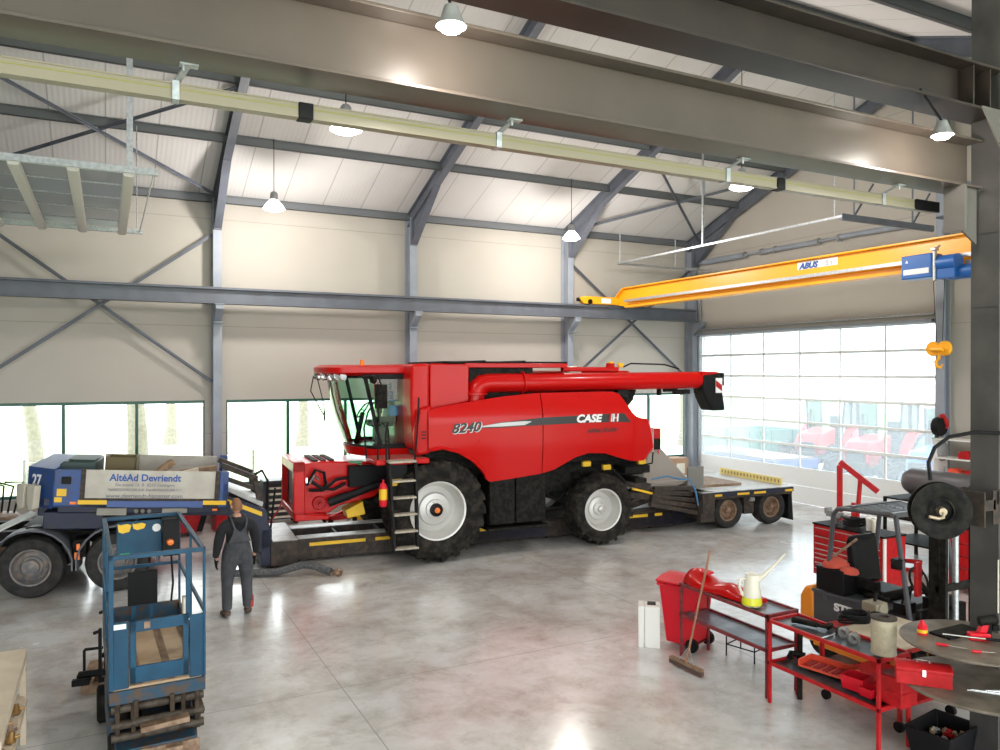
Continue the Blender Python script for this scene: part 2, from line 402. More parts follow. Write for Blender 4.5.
g.tube((17.22, yA, 5.05), (17.22, yB, 5.05), .03)
g.build('door_guide_rail', STEEL, door)
struct(MB().box((17.1, yA, 4.86), (17.35, yB, 4.93)).build('trim_1', COLP))

# steel frame
for i, x in enumerate(BX):
    m = MB(); xx = x if i < 6 else 17.2
    m.ibeam((xx, 19.78, 0), (xx, 19.78, 7.85), .4, .2, .02, .012, up=(0,1,0))
    m.box((xx-.15, 19.55, 0), (xx+.15, 20, .02))
    # corbel under the runway
    m.prism([(19.58, 5.30), (19.18, 5.30), (19.18, 5.18), (19.58, 4.9)], xx-.09, xx+.09, 'yz')
    m.box((xx-.11, 19.16, 5.28), (xx+.11, 19.6, 5.30)); m.box((xx-.11, 19.3, 4.86), (xx+.11, 19.6, 4.88))
    struct(m.build('steel_column', COLP, bevel=.003))
def zr(y): return 7.95+.377*(20-y) if y > 12.3 else (7.95+.377*(y-4.6) if y > 4.6 else 7.95)
for i, x in enumerate(BX):
    xx = x if i < 6 else 17.15
    m = MB(); dz = .36
    m.ibeam((xx, 19.9, zr(19.9)-.2), (xx, 12.3, zr(12.3)-.2), .33, .18); m.ibeam((xx, 12.3, zr(12.3)-.2), (xx, 4.5, zr(4.6)-.2), .33, .18)
    m.prism([(19.58, 7.75), (19.58, 7.15), (19.5, 7.15), (17.9, zr(17.9)-.35), (17.9, zr(17.9)-.2)], xx-.008, xx+.008, 'yz')
    m.bar((xx, 19.5, 7.13), (xx, 17.9, zr(17.9)-.38), .18, .02)
    m.box((xx-.09, 19.5, 7.1), (xx+.09, 19.6, 7.8))
    struct(m.build('rafter', FRAME, bevel=.003))
for y in (19.86, 17.6, 15.8, 14.0, 12.5, 10.6, 8.7, 6.8, 5.0):
    m = MB(); z = zr(y)
    m.box((-14, y-.035, z-.20), (17.35, y+.035, z-.19)); m.box((-14, y-.035, z-.02), (17.35, y+.035, z-.0)); m.box((-14, y-.005, z-.2), (17.35, y+.005, z))
    m.box((-14, y-.035, z-.2), (17.35, y-.03, z-.16))
    struct(m.build('purlin', mat('purlin_grey', (.13, .14, .15), .5)))
m = MB(); m.ibeam((-14, 19.32, 5.48), (17.0, 19.32, 5.48), .36, .24, .022, .014); m.box((-14, 19.29, 5.66), (17.0, 19.35, 5.70))
struct(m.build('crane_runway_beam', FRAME, bevel=.002))
m = MB(); m.ibeam((7.75, 5.0, 5.48), (17.3, 5.0, 5.48), .36, .24, .022, .014); m.box((7.75, 4.97, 5.66), (17.3, 5.03, 5.70))
struct(m.build('crane_runway_beam', FRAME, bevel=.002))
def brace(a, b, w_=.08):
    m = MB(); m.bar(a, b, w_, .012); m.bar(a, b, .012, w_); struct(m.build('cross_brace', FRAME))
for x0 in (-7.6, -2.6, 12.4):
    x1 = x0+5 if x0 < 12 else 17.2
    if x0 == -7.6: continue
    brace((x0+.1, 19.8, 7.0), (x1-.1, 19.8, 3.45)); brace((x0+.1, 19.76, 3.45), (x1-.1, 19.76, 7.0))
    brace((x0+.1, 19.3, zr(19.3)-.28), (x1-.1, 15.8, zr(15.8)-.28)); brace((x0+.1, 15.8, zr(15.8)-.32), (x1-.1, 19.3, zr(19.3)-.32))
# gable post
m = MB(); m.ibeam((17.1, 11.12, 0), (17.1, 11.12, 10.2), .24, .2, .02, .012, up=(1,0,0)); struct(m.build('steel_column', COLP, bevel=.003))
m = MB(); m.ibeam((17.1, 4.6, 0), (17.1, 4.6, 7.8), .24, .2, .02, .012, up=(1,0,0)); struct(m.build('steel_column', COLP, bevel=.003))
# near header girders and their column
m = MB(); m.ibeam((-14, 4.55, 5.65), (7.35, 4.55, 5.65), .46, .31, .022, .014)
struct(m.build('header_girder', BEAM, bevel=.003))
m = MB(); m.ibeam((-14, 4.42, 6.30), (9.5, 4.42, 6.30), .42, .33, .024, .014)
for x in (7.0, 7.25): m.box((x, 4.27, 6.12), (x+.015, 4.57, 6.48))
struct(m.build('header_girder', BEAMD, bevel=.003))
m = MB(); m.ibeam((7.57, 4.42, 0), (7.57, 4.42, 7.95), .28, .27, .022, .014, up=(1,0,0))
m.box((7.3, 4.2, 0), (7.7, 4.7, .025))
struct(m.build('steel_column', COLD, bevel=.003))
m = MB()
m.prism([(7.33, 5.42), (7.05, 5.42), (7.05, 5.05), (7.33, 4.9)], 4.44, 4.46, 'xz'); m.box((7.02, 4.36, 5.0), (7.05, 4.56, 5.42))
m.prism([(7.34, 6.09), (7.02, 6.09), (7.34, 5.7)], 4.2, 4.215, 'xz')
struct(m.build('haunch_plate', mat('haunch_grey', (.12, .11, .10), .45)))
m = MB()
for z in (3.1, 4.3, 5.0): m.box((7.43, 4.30, z), (7.71, 4.54, z+.012))
struct(m.build('column_stiffener', COLD))

# outside
struct(MB().box((-60, -60, -.3), (90, 90, -.14)).build('ground', GRASS, smooth=0))
struct(MB().box((17.6, -10, -.15), (45, 32, -.1)).build('yard', YARD, smooth=0))
# ------------------------------------------------------------------ combine harvester
CB = (5.75, 15.5, 0)
H = thing('combine_harvester', 'large red combine harvester with folded unloading tube parked over the low trailer', 'combine harvester', CB, -4)
def lerp(pts, u):
    if u <= pts[0][0]: return pts[0][1]
    for (a, b), (c, d) in zip(pts, pts[1:]):
        if u <= c: t = (u-a)/(c-a); return b+(d-b)*t
    return pts[-1][1]
# side panels, both sides
TOP = [(-.12, 2.95), (0, 2.98), (.35, 3.04), (.8, 3.11), (1.5, 3.2), (2.3, 3.26), (4.05, 3.27), (4.2, 3.22), (4.32, 3.05), (4.5, 2.76), (4.7, 2.69), (4.86, 2.66), (4.95, 2.5), (5.0, 2.25)]
BOT = [(-.12, 2.16), (.16, 2.2), (.5, 2.1), (.8, 1.92), (1.0, 1.72), (1.13, 1.5), (1.63, 1.54), (2.3, 1.61), (2.6, 1.68), (2.85, 1.80), (3.1, 1.92), (3.4, 1.99), (3.8, 1.97), (4.15, 1.86), (4.4, 1.79), (4.6, 1.76), (4.88, 1.76), (4.96, 1.9), (5.0, 2.1)]
def skin_y(z, u):
    y = -1.75
    if z > 2.75: y += .34*(z-2.75)**1.3
    if z < 2.2: y += .10*(2.2-z)
    c = abs(z-(2.42+.05*u)); 
    if c < .0: pass
    if u > 4.5: y += .25*(u-4.5)
    return y
def panel(u0, u1, s, name):
    N_ = int((u1-u0)/.09)+1; K = 12; mb = MB(); vs = []
    for i in range(N_+1):
        u = u0+(u1-u0)*i/N_; zb = lerp(BOT, u); zt_ = lerp(TOP, u)
        for k in range(K+1):
            z = zb+(zt_-zb)*k/K; vs.append((u, s*-skin_y(z, u), z))
    off = len(vs)
    vs2 = [(a, b - s*.05, c) for a, b, c in vs]
    fs = []
    for i in range(N_):
        for k in range(K):
            a = i*(K+1)+k; q = (a, a+1, a+K+2, a+K+1); fs.append(q); fs.append(tuple(off+j for j in reversed(q)))
    bd = [i*(K+1) for i in range(N_+1)] + [N_*(K+1)+k for k in range(1, K+1)] + [i*(K+1)+K for i in range(N_-1, -1, -1)] + [k for k in range(K-1, 0, -1)]
    for a, b in zip(bd, bd[1:]+bd[:1]): fs.append((a, b, off+b, off+a))
    mb.add(vs+vs2, fs); return mb.build(name, RED, H, smooth=50)
for s in (-1, 1):
    panel(-.12, 2.31, s, 'side_panel'); panel(2.33, 5.0, s, 'side_panel')
# wheel arch lip, raised crease
for s in (-1, 1):
    m = MB(); m.path([(u, s*1.77, lerp(BOT, u)+.03) for u in (-.1, .16, .35, .5, .65, .8, .9, 1.0, 1.06)], .035, 8); m.build('wheel_arch_lip', RED, H)
# dark machine core
m = MB()
m.box((-.05, -1.3, 1.75), (4.9, 1.3, 2.6)); m.box((1.2, -1.62, .62), (1.75, 1.62, 1.55)); m.box((1.78, -1.62, .62), (2.45, 1.62, 1.6))
m.box((.3, -.95, 1.1), (4.6, .95, 2.0)); m.box((1.15, -1.68, .5), (2.5, 1.68, .56))
m.box((4.3, -.9, 1.35), (5.3, .9, 2.0)); m.box((4.5, -1.4, 1.45), (5.15, 1.4, 1.62)); m.box((4.7, -1.5, 1.25), (5.0, 1.5, 1.35))
m.box((2.5, -1.4, 2.6), (4.3, 1.4, 3.15)); m.box((0, -1.3, 2.6), (2.6, 1.3, 3.2))
m.build('machine_core', BLK2, H, bevel=.02)
m = MB()
m.tube((.1, -1.35, 1.0), (.1, 1.35, 1.0), .16, 14); m.cbox((.1, 0, 1.05), (.55, 2.0, .5)); m.build('front_axle', BLK2, H, bevel=.02)
m = MB()
m.bar((3.73, -1.3, .78), (3.73, 1.3, .78), .2, .22); m.bar((3.73, -1.25, .78), (3.5, -1.0, 1.5), .14); m.bar((3.73, 1.25, .78), (3.5, 1.0, 1.5), .14)
m.path([(2.55, -1.3, 1.5), (2.65, -1.3, 1.1), (2.9, -1.2, .95), (3.3, -1.1, 1.2)], .04); m.path([(4.2, -1.3, 1.6), (4.5, -1.35, 1.3), (4.4, -1.2, 1.0)], .04)
m.build('rear_axle', BLK2, H, bevel=.02)
for (u, z) in ((3.55, 1.72), (4.05, 1.62), (4.95, 1.7)):
    MB().cbox((u, -1.35, z), (.2, .1, .12)).build('yellow_clip', YELT, H, bevel=.02)
for s in (-1, 1):
    tyre(H, (.1, s*1.38, 1.0), 1.0, .76, .555, s, 22, cap=ORL, dish=.55, hub_r=.13)
    tyre(H, (3.80, s*1.42, .76), .755, .58, .43, s, 20, dish=.6, hub_r=.07)
# bulkhead / cab rear column / hopper
m = MB()
m.prism([(-.36, 2.2), (-.02, 2.12), (-.02, 3.86), (-.39, 3.84), (-.40, 3.1)], -1.5, 1.5, 'xz'); m.build('bulkhead', RED, H, bevel=.05)
m = MB(); m.prism([(-.36, 2.08), (-.05, 2.12), (-.0, 2.6), (-.05, 3.05), (-.3, 2.95), (-.38, 2.5)], -1.68, -1.49, 'xz'); m.build('corner_shroud', RED, H, bevel=.05)
m = MB(); 
for k in range(3): m.cbox((-.2, -1.69, 2.42+.06*k), (.09, .02, .02))
m.each('shroud_vent', BLACK, H)
m = MB()
m.prism([(0, 2.9), (.82, 3.1), (.82, 3.84), (0, 3.86)], -1.45, -1.40, 'xz'); m.box((0, -1.41, 3.0), (.8, 1.45, 3.84)); m.build('grain_tank', RED, H, bevel=.03)
m = MB(); m.box((.82, -1.30, 3.1), (2.3, 1.4, 3.80)); m.build('grain_tank_side', BLK2, H)
m = MB(); m.box((.8, -1.33, 3.78), (3.1, 1.4, 3.87)); m.build('grain_tank_rim', RED, H, bevel=.01)
m = MB(); m.box((.35, -1.25, 3.87), (3.15, 1.3, 3.91)); 
for u in (1.2, 2.1): m.box((u, -1.27, 3.88), (u+.06, 1.3, 3.93))
m.build('roll_tarp', BLACK, H, bevel=.01)
m = MB(); m.lathe([(0.001, .0), (.18, .0), (.22, .08), (.2, .28), (.1, .36), (.001, .37)], (3.45, -.9, 3.45), (0, 0, 1), 20); m.build('pre_cleaner', CREAM, H)
m = MB(); m.box((3.3, -1.0, 3.2), (4.9, 1.3, 3.72)); m.build('engine_hood', RED, H, bevel=.06)
m = MB(); m.box((3.1, -1.15, 3.7), (4.5, -1.0, 3.8)); m.cbox((4.3, -1.1, 3.84), (.18, .1, .1)); m.build('engine_deck_rail', RED, H, bevel=.02)
m = MB(); m.cbox((4.55, -1.12, 3.84), (.12, .08, .1)); m.cbox((4.28, -1.16, 3.9), (.1, .08, .04)); m.build('warning_light', YELT, H, bevel=.01)
m = MB(); m.path([(4.6, -1.15, 3.80), (4.8, -1.15, 3.88), (5.7, -1.15, 3.86), (6.1, -1.15, 3.76)], .018); m.build('deck_handrail', BLACK, H)
m = MB(); m.box((4.25, -1.2, 2.9), (4.7, 1.2, 3.3)); m.prism([(4.6, 3.3), (5.0, 3.3), (4.9, 3.05), (4.7, 2.85), (4.6, 2.85)], -1.1, 1.1); m.box((4.6, -1.35, 2.55), (5.0, 1.35, 2.62))
m.build('rear_exhaust_housing', BLK2, H, bevel=.03)
m = MB(); m.prism([(4.55, 2.66), (5.05, 2.66), (5.15, 2.4), (5.2, 2.0), (5.0, 1.8), (4.6, 1.8)], -1.5, 1.5); m.build('rear_hood', RED, H, bevel=.05)
# unloading auger
m = MB(); m.path([(1.0, -1.3, 3.0), (1.0, -1.3, 3.2), (1.04, -1.3, 3.36), (1.14, -1.3, 3.44), (1.3, -1.3, 3.46), (1.6, -1.3, 3.465), (2.1, -1.3, 3.465)], .195, 20)
m.lathe([(.2, 0), (.235, .01), (.235, .05), (.2, .06)], (2.02, -1.3, 3.465), (1, 0, 0), 24); m.lathe([(.2, 0), (.26, .01), (.26, .05), (.2, .06)], (1.0, -1.3, 3.22), (0, 0, 1), 24)
m.path([(2.1, -1.3, 3.465), (4, -1.3, 3.48), (6.55, -1.3, 3.505)], [.195, .195, .19], 24)
m.prism([(6.5, 3.7), (6.5, 3.4), (6.75, 3.42), (6.95, 3.6), (6.95, 3.69)], -1.48, -1.12)
m.build('unloading_tube', RED, H, smooth=40)
m = MB(); vs = []
prof = [(6.52, 3.62, 6.98, 3.66), (6.5, 3.35, 7.05, 3.45), (6.58, 3.1, 7.08, 3.15), (6.75, 2.80, 7.14, 2.80)]
for (a, za, b, zb_) in prof:
    for (u, z) in ((a, za), (b, zb_)):
        vs += [(u, -1.52, z), (u, -1.08, z)]
fs = []
for k in range(3):
    b0 = k*4; b1 = b0+4
    fs += [(b0, b0+2, b1+2, b1), (b0+1, b1+1, b1+3, b0+3), (b0, b1, b1+1, b0+1), (b0+2, b0+3, b1+3, b1+2)]
fs += [(0, 1, 3, 2), (12, 14, 15, 13)]
m.add(vs, fs); m.build('rubber_spout', BLACK, H, bevel=.05)
m = MB(); m.cbox((7.08, -1.3, 3.52), (.1, .35, .3)); m.tube((6.45, -1.3, 3.2), (6.55, -1.3, 3.45), .05); m.cbox((5.45, -1.3, 3.24), (.07, .1, .16)); m.cbox((5.75, -1.3, 3.28), (.35, .1, .08)); m.cbox((6.05, -1.3, 3.24), (.4, .14, .1))
m.each('spout_bracket', BLK2, H, bevel=.01)
m = MB(); m.m(0).cbox((6.93, -1.535, 3.38), (.18, .012, .34)); m.m(1)
m.add([(6.84, -1.543, 3.50), (6.84, -1.543, 3.36), (7.02, -1.543, 3.24), (7.02, -1.543, 3.38)], [(0, 1, 2, 3)])
m.build('reflective_plate', [TXTW, RED2], H)
m = MB(); m.tube((2.3, -1.5, 3.18), (4.3, -1.5, 3.22), .03); m.cbox((4.45, -1.3, 3.22), (.25, .2, .15)); m.build('tube_saddle', BLACK, H)
# cab
RF = [(-2.05, .0, 3.75)]
m = MB()
def roof_ring(z, g):
    pts = []
    for k in range(13):
        a = -PI/2 + PI*k/12; pts.append((-1.35-g-.56*math.cos(a)**.7 if math.cos(a) > 0 else -1.35-g, (.92+g)*math.sin(a), z))
    return pts + [(-.28, .92+g, z), (-.28, -.92-g, z)]
rr = [roof_ring(3.62, -.02), roof_ring(3.68, .06), roof_ring(3.78, .06), roof_ring(3.83, -.05)]; n = len(rr[0]); vs = [p for r_ in rr for p in r_]
fs = [(j*n+i, j*n+(i+1) % n, (j+1)*n+(i+1) % n, (j+1)*n+i) for j in range(3) for i in range(n)] + [tuple(range(n-1, -1, -1)), tuple(3*n+i for i in range(n))]
m.add(vs, fs); cabr = m.build('cab_roof', RED, H, smooth=40)
m = MB()
for (a, r_) in ((-1.25, 0), (-1.05, 0), (-.8, 0), (-.5, 0), (-.1, 0), (.5, 0)):
    m.lathe([(.001, 0), (.07, .0), (.085, .02), (.075, .06)], (-1.33-.56*math.cos(a)**.7, .93*math.sin(a), 3.60), (-math.cos(a), math.sin(a), -.15), 14)
m.build('work_light', CHROME, cabr)
m = MB(); m.lathe([(.001, .12), (.04, .11), (.05, .02), (.055, 0)], (-1.2, -.85, 3.82), (0, 0, 1), 14); m.build('beacon', ORL, cabr)
m = MB(); m.cbox((-.31, -.98, 3.72), (.07, .05, .16)); m.build('marker_lamp', YELT, cabr)
def arc(z, xf, xs, w_, k0=0, k1=12):
    return [(xs-(xs-xf)*math.cos(-PI/2+PI*k/12)*1.0, w_*math.sin(-PI/2+PI*k/12), z) for k in range(k0, k1+1)]
# frame pillars
m = MB()
for s in (-1, 1):
    m.bar((-1.16, s*.9, 3.62), (-.84, s*.9, 2.2), .07, .06, up=(0, 1, 0)); m.bar((-.30, s*.92, 3.64), (-.32, s*.92, 2.2), .09, .07, up=(0, 1, 0))
    m.bar((-1.2, s*.9, 3.6), (-.3, s*.92, 3.6), .06, .1); m.bar((-.86, s*.9, 2.22), (-.3, s*.92, 2.22), .05, .1)
    m.bar((-1.12, s*.91, 3.58), (-.32, s*.93, 3.58), .03, .05)
m.path([(a-.02, b, c) for a, b, c in arc(3.6, -1.72, -1.16, .9)], .035, 6)
m.path([(a, b, c) for a, b, c in arc(2.2, -1.32, -.84, .9)], .04, 6)
m.box((-.33, -.9, 2.2), (-.3, .9, 3.6))
m.build('cab_frame', BLACK, H, bevel=.008)
m = MB(); vs = []
rows = 6
for r_ in range(rows+1):
    t = r_/rows; vs += arc(3.6-1.38*t, -1.72+.38*t+.06*math.sin(t*PI)*-1, -1.16+.32*t, .9)
fs = [(r_*13+k, r_*13+k+1, (r_+1)*13+k+1, (r_+1)*13+k) for r_ in range(rows) for k in range(12)]
m.add(vs, fs); m.build('windscreen', CGLASS, H, smooth=80)
for s in (-1, 1):
    MB().add([(-1.14, s*.91, 3.56), (-.34, s*.93, 3.56), (-.34, s*.93, 2.25), (-.84, s*.91, 2.25)], [(0, 1, 2, 3)]).build('cab_door_glass', CGLASS, H)
m = MB(); 
vs = [(a, b, 2.2) for a, b, c in arc(2.2, -1.40, -.84, .92)] + [(-.3, .92, 2.2), (-.3, -.92, 2.2)]; n = len(vs)
vs += [(a+.08, b*.97, 2.02) for a, b, c in vs]; 
m.add(vs, [tuple(range(n)), tuple(range(2*n-1, n-1, -1))]+[(i, n+i, n+(i+1) % n, (i+1) % n) for i in range(n)]); m.build('cab_floor_skirt', RED, H, smooth=40)
# interior
m = MB(); m.cbox((-.62, .05, 2.62), (.48, .5, .14)); m.cbox((-.40, .05, 2.98), (.14, .48, .62), (0, R(8), 0)); m.cbox((-.36, .05, 3.38), (.1, .26, .18)); m.cbox((-.6, .05, 2.38), (.3, .3, .34)); m.build('driver_seat', BLACK, H, bevel=.04)
m = MB(); m.tube((-1.12, .05, 2.2), (-.98, .05, 2.85), .05); m.path([(-.98+.0+.19*math.cos(a)*.6, .05+.19*math.sin(a), 2.9+.19*math.cos(a)*.8) for a in [2*PI*k/16 for k in range(16)]], .016, 6, True); m.bar((-.98, -.12, 2.9), (-.98, .22, 2.9), .02); m.build('steering_column', BLACK, H)
m = MB(); m.cbox((-.75, -.42, 2.95), (.07, .24, .2)); m.cbox((-.62, -.42, 2.72), (.42, .16, .12)); m.tube((-.72, -.42, 2.7), (-.74, -.42, 2.9), .02); m.build('armrest_console', BLK2, H, bevel=.02)
m = MB(); m.cbox((-.45, -.45, 2.9), (.24, .2, .22)); m.cbox((-.4, -.3, 3.1), (.2, .3, .05)); m.build('blue_rag', mat('blue_cloth', (.03, .16, .5), .8), H, bevel=.06)
# mirror
m = MB(); m.path([(-1.3, -.95, 3.6), (-1.2, -1.25, 3.6), (-1.0, -1.35, 3.6), (-.95, -1.35, 3.45)], .018); m.cbox((-.95, -1.36, 3.22), (.24, .08, .46), (0, 0, R(20))); m.lathe([(.001, 0), (.07, .0), (.09, .03), (.07, .08)], (-1.05, -1.3, 3.55), (-1, -.3, 0), 12)
m.build('mirror', BLK2, H, bevel=.02)
m = MB(); m.path([(-1.95, .3, 3.6), (-2.0, .35, 3.3), (-1.8, .3, 2.9), (-1.72, .25, 2.75)], .012); m.path([(-1.95, -.1, 3.6), (-1.85, -.1, 3.2), (-1.78, -.1, 2.85)], .01); m.cbox((-1.8, -.1, 2.8), (.03, .03, .2)); m.each('wiper', BLACK, H)
# platform, rails, ladder
m = MB(); m.box((-1.15, -1.75, 1.94), (-.1, -.93, 2.04)); m.build('walkway', RED, H, bevel=.02)
m = MB(); m.box((-1.1, -1.7, 2.04), (-.15, -.95, 2.05)); m.build('walkway_mat', mat('red_grip_mat', (.45, .08, .06), .8), H)
m = MB()
for pts in ([(-1.1, -1.7, 2.0), (-1.1, -1.7, 2.65), (-1.02, -1.7, 2.74), (-.9, -1.7, 2.6), (-.88, -1.7, 2.05)], [(-.95, -1.78, 1.9), (-.97, -1.78, 2.5), (-.93, -1.78, 2.75)], [(-.42, -1.78, 1.9), (-.36, -1.78, 2.5), (-.30, -1.7, 3.2)], [(-1.15, -1.0, 2.0), (-1.2, -1.0, 2.6), (-1.12, -1.0, 2.9), (-1.0, -1.0, 3.1), (-.92, -1.0, 3.1), (-.90, -1.0, 2.6)]):
    m.path(pts, .018)
m.each('handrail', BLACK, H)
m = MB()
for u0, u1 in ((-.93, -.86), (-.42, -.44)):
    m.bar((u0, -1.86, 2.02), (u1 + (.02 if u0 > -.5 else 0), -2.0, .38), .05, .12, up=(0, 1, 0))
m.box((-.9, -1.62, .9), (-.5, -1.60, 1.95)); lad = m.build('ladder', BLACK, H, bevel=.008)
m = MB()
for k in range(5):
    z = .42+k*.31; t = (2.02-z)/1.64; m.cbox((-.68+.04*t, -1.88-.12*t, z), (.44, .2, .035))
m.cbox((-.7, -1.86, 2.02), (.52, .3, .04)); m.each('step', mat('step_grip', (.5, .45, .36), .7, col2=(.35, .3, .24), scale=20), lad, bevel=.006)
MB().cbox((-.73, -1.66, 1.6), (.2, .01, .13)).build('warning_sticker', YELT, lad)
m = MB(); m.lathe([(.001, 0), (.06, 0), (.075, .03), (.075, .36), (.05, .42), (.02, .44), (.02, .5), (.001, .5)], (-1.05, -1.9, 1.2), (0, 0, 1), 16); fe = m.build('fire_extinguisher', REDP, H)
m = MB(); m.lathe([(.077, 0), (.077, .2)], (-1.05, -1.9, 1.33), (0, 0, 1), 16); m.build('yellow_label', YELT, fe)
# feeder house
m = MB()
m.prism([(-2.36, .92), (-2.36, 1.9), (-1.9, 1.94), (-.5, 1.86), (-.3, 1.6), (-.5, 1.25), (-1.6, 1.05), (-1.8, .92)], -.62, .75); m.build('feeder_house', RED, H, bevel=.03)
m = MB(); fx = -2.52
for (y0, z0, y1, z1) in ((-.85, .88, -.72, 1.96), (.78, .88, .92, 1.96), (-.85, 1.76, .92, 1.96), (-.85, .88, .92, 1.02)): m.box((fx, y0, z0), (-2.3, y1, z1))
m.prism([(-2.5, .84), (-1.85, .84), (-1.85, .92), (-2.5, .98)], -.86, .9)
m.build('header_mount_frame', RED, H, bevel=.02)
MB().box((-2.4, -.72, 1.02), (-2.37, .78, 1.76)).build('feeder_opening', BLACK, H)
m = MB()
for k in range(3): m.box((-2.1+.16*k, -.5, 1.93), (-2.0+.16*k, .6, 1.955))
m.each('feeder_grille', BLK2, H)
m = MB(); m.tube((-1.5, -.8, 1.25), (-.6, -.85, 1.55), .075); m.tube((-1.85, -.78, 1.15), (-1.45, -.8, 1.27), .09); m.build('driveshaft_guard', BLACK, H)
m = MB(); m.lathe([(.001, .1), (.05, .1), (.06, .05), (.12, .05), (.14, 0)], (-2.0, -.62, 1.13), (0, -1, 0), 20); m.lathe([(.001, .16), (.03, .16), (.035, .1), (.07, .1)], (-2.0, -.62, 1.13), (0, -1, 0), 12); m.build('gearbox', RED2, H)
m = MB()
for pts in ([(-2.25, -.7, 1.5), (-2.1, -.8, 1.8), (-1.95, -.85, 1.75), (-1.9, -.8, 1.5), (-2.0, -.75, 1.38)], [(-2.2, -.68, 1.4), (-1.95, -.8, 1.4), (-1.7, -.8, 1.6), (-1.4, -.75, 1.62)], [(-2.2, -.7, 1.6), (-2.0, -.78, 1.45), (-1.75, -.78, 1.4), (-1.5, -.7, 1.5)]): m.path(pts, .032)
m.each('hydraulic_hose', BLACK, H)
m = MB(); m.path([(-2.2, -.75, 1.55), (-2.12, -.82, 1.7), (-2.05, -.8, 1.62)], .03); m.cbox((-2.28, -.88, 1.62), (.03, .03, .1)); m.build('hose_coupling', CHROME, H)
m = MB(); m.box((-1.45, -.80, 1.42), (-.55, -.62, 1.84)); m.build('feeder_side_guard', BLACK, H, bevel=.02)
m = MB(); m.prism([(-1.5, .96), (-1.15, 1.12), (-1.1, .86), (-1.45, .80)], -.7, -.3); m.build('yellow_lock_plate', YELT, H, bevel=.01)
m = MB(); m.tube((-.9, -.55, 1.2), (-.5, -.5, .85), .14); m.tube((-1.3, -.3, 1.1), (-.6, -.3, .95), .07); m.each('lift_cylinder', BLK2, H)
m = MB(); m.lathe([(.001, .03), (.14, .02), (.14, 0), (.001, 0)], (-1.35, -.95, 1.93), (0, 0, 1), 20); m.tube((-1.2, -.75, 1.86), (-1.35, -.95, 1.93), .02); m.build('convex_mirror', GREENT, H)
# rear light board
m = MB(); m.m(0).box((5.28, -1.35, 1.95), (5.46, -1.20, 2.2)); m.m(1).box((5.28, -1.35, 2.2), (5.46, -1.2, 2.42)); m.m(2).box((5.26, -1.34, 1.9), (5.28, -1.21, 2.44)); m.m(0)
m.path([(4.9, -1.4, 1.62), (5.2, -1.4, 1.66), (5.3, -1.3, 1.95)], .018)
m.build('rear_light_board', [BLACK, RED2, CREAM], H)
# decals
def side_text(name, s, u, z, size, m_, bold=.0, shear=.3, sx=1.0, dz=3, **k):
    return text(name, s, size, m_, H, (u, skin_y(z+.05, u)-.012, z), (R(90), R(-dz), 0), bold, shear, sx=sx, **k)
m = MB(); vs = []
st = [(.95, 2.58, 2.61), (1.3, 2.58, 2.68), (2.3, 2.61, 2.76), (3.4, 2.63, 2.79), (4.25, 2.62, 2.81), (4.4, 2.61, 2.64)]
for (u, a, b) in st: vs += [(u, skin_y(a, u)-.006, a), (u, skin_y(b, u)-.006, b)]
m.add(vs, [(2*i, 2*i+2, 2*i+3, 2*i+1) for i in range(len(st)-1)]); m.build('black_stripe', TXTB, H)
m = MB(); vs = []
for (u, a, b) in ((.9, 2.60, 2.615), (1.4, 2.605, 2.68), (1.9, 2.62, 2.70), (2.05, 2.68, 2.69)): vs += [(u, skin_y(a, u)-.010, a), (u, skin_y(b, u)-.010, b)]
m.add(vs, [(2*i, 2*i+2, 2*i+3, 2*i+1) for i in range(3)]); m.build('silver_stripe', SIL, H)
side_text('model_number', '8240', .33, 2.50, .26, TXTB, .006, .35, 1.15)
side_text('model_number_shadow', '8240', .345, 2.49, .26, SIL, .012, .35, 1.15).location.y += .006
side_text('maker_lettering', 'CASE', 3.08, 2.645, .22, TXTW, .01, .2, 1.15, 0)
side_text('maker_emblem', 'I', 3.86, 2.645, .22, RED2, .015, .1, 1.1, 0)
side_text('maker_emblem', 'IH', 3.90, 2.645, .22, TXTW, .008, .1, .95, 0)
side_text('maker_emblem', 'I', 4.0, 2.645, .26, RED2, .012, .1, .9, 0)
side_text('series_lettering', 'AXIAL-FLOW', 3.34, 2.42, .12, TXTB, .003, .35, 1.0, 0)

# ------------------------------------------------------------------ low loader trailer (same heading)
T = thing('low_loader_trailer', 'long dark blue low loader trailer with narrow bed under the red combine', 'trailer', CB, -4)
m = MB(); m.box((-2.95, -.95, .05), (-2.45, .95, .5)); m.box((-2.45, -.66, .06), (7.0, -.34, .46)); m.box((-2.45, .34, .06), (7.0, .66, .46)); m.box((-.4, -.7, .08), (6.9, .7, .42))
for u in (-2.5, -1.6, -.7, 1.2, 2.0, 2.9, 4.9, 5.6, 6.3): m.box((u, -.69, .05), (u+.05, .69, .44))
m.tube((-2.7, -.96, .28), (-2.7, -1.0, .28), .07)
m.build('low_bed', RUST, T, bevel=.01)
m = MB(); m.box((-2.9, -.9, .5), (-2.45, .9, .515)); m.box((-2.4, -.66, .46), (-.4, -.36, .475)); m.box((-2.4, .36, .46), (-.4, .66, .475)); m.box((4.6, -.64, .44), (6.9, .64, .455)); m.each('deck_plate', DECKT, T)
m = MB()
for a, b in ((-2.2, -1.1), (-.9, -.6), (1.35, 2.0), (2.2, 2.85), (4.95, 5.55), (5.75, 5.95)): m.box((a, -.712, .32), (b, -.70, .385))
m.each('yellow_reflector_strip', YELT, T)
m = MB(); m.box((4.8, -.70, .1), (6.9, -.69, .4)); m.box((1.2, -.7, .1), (2.9, -.69, .3)); m.each('side_skirt', BLUT, T)
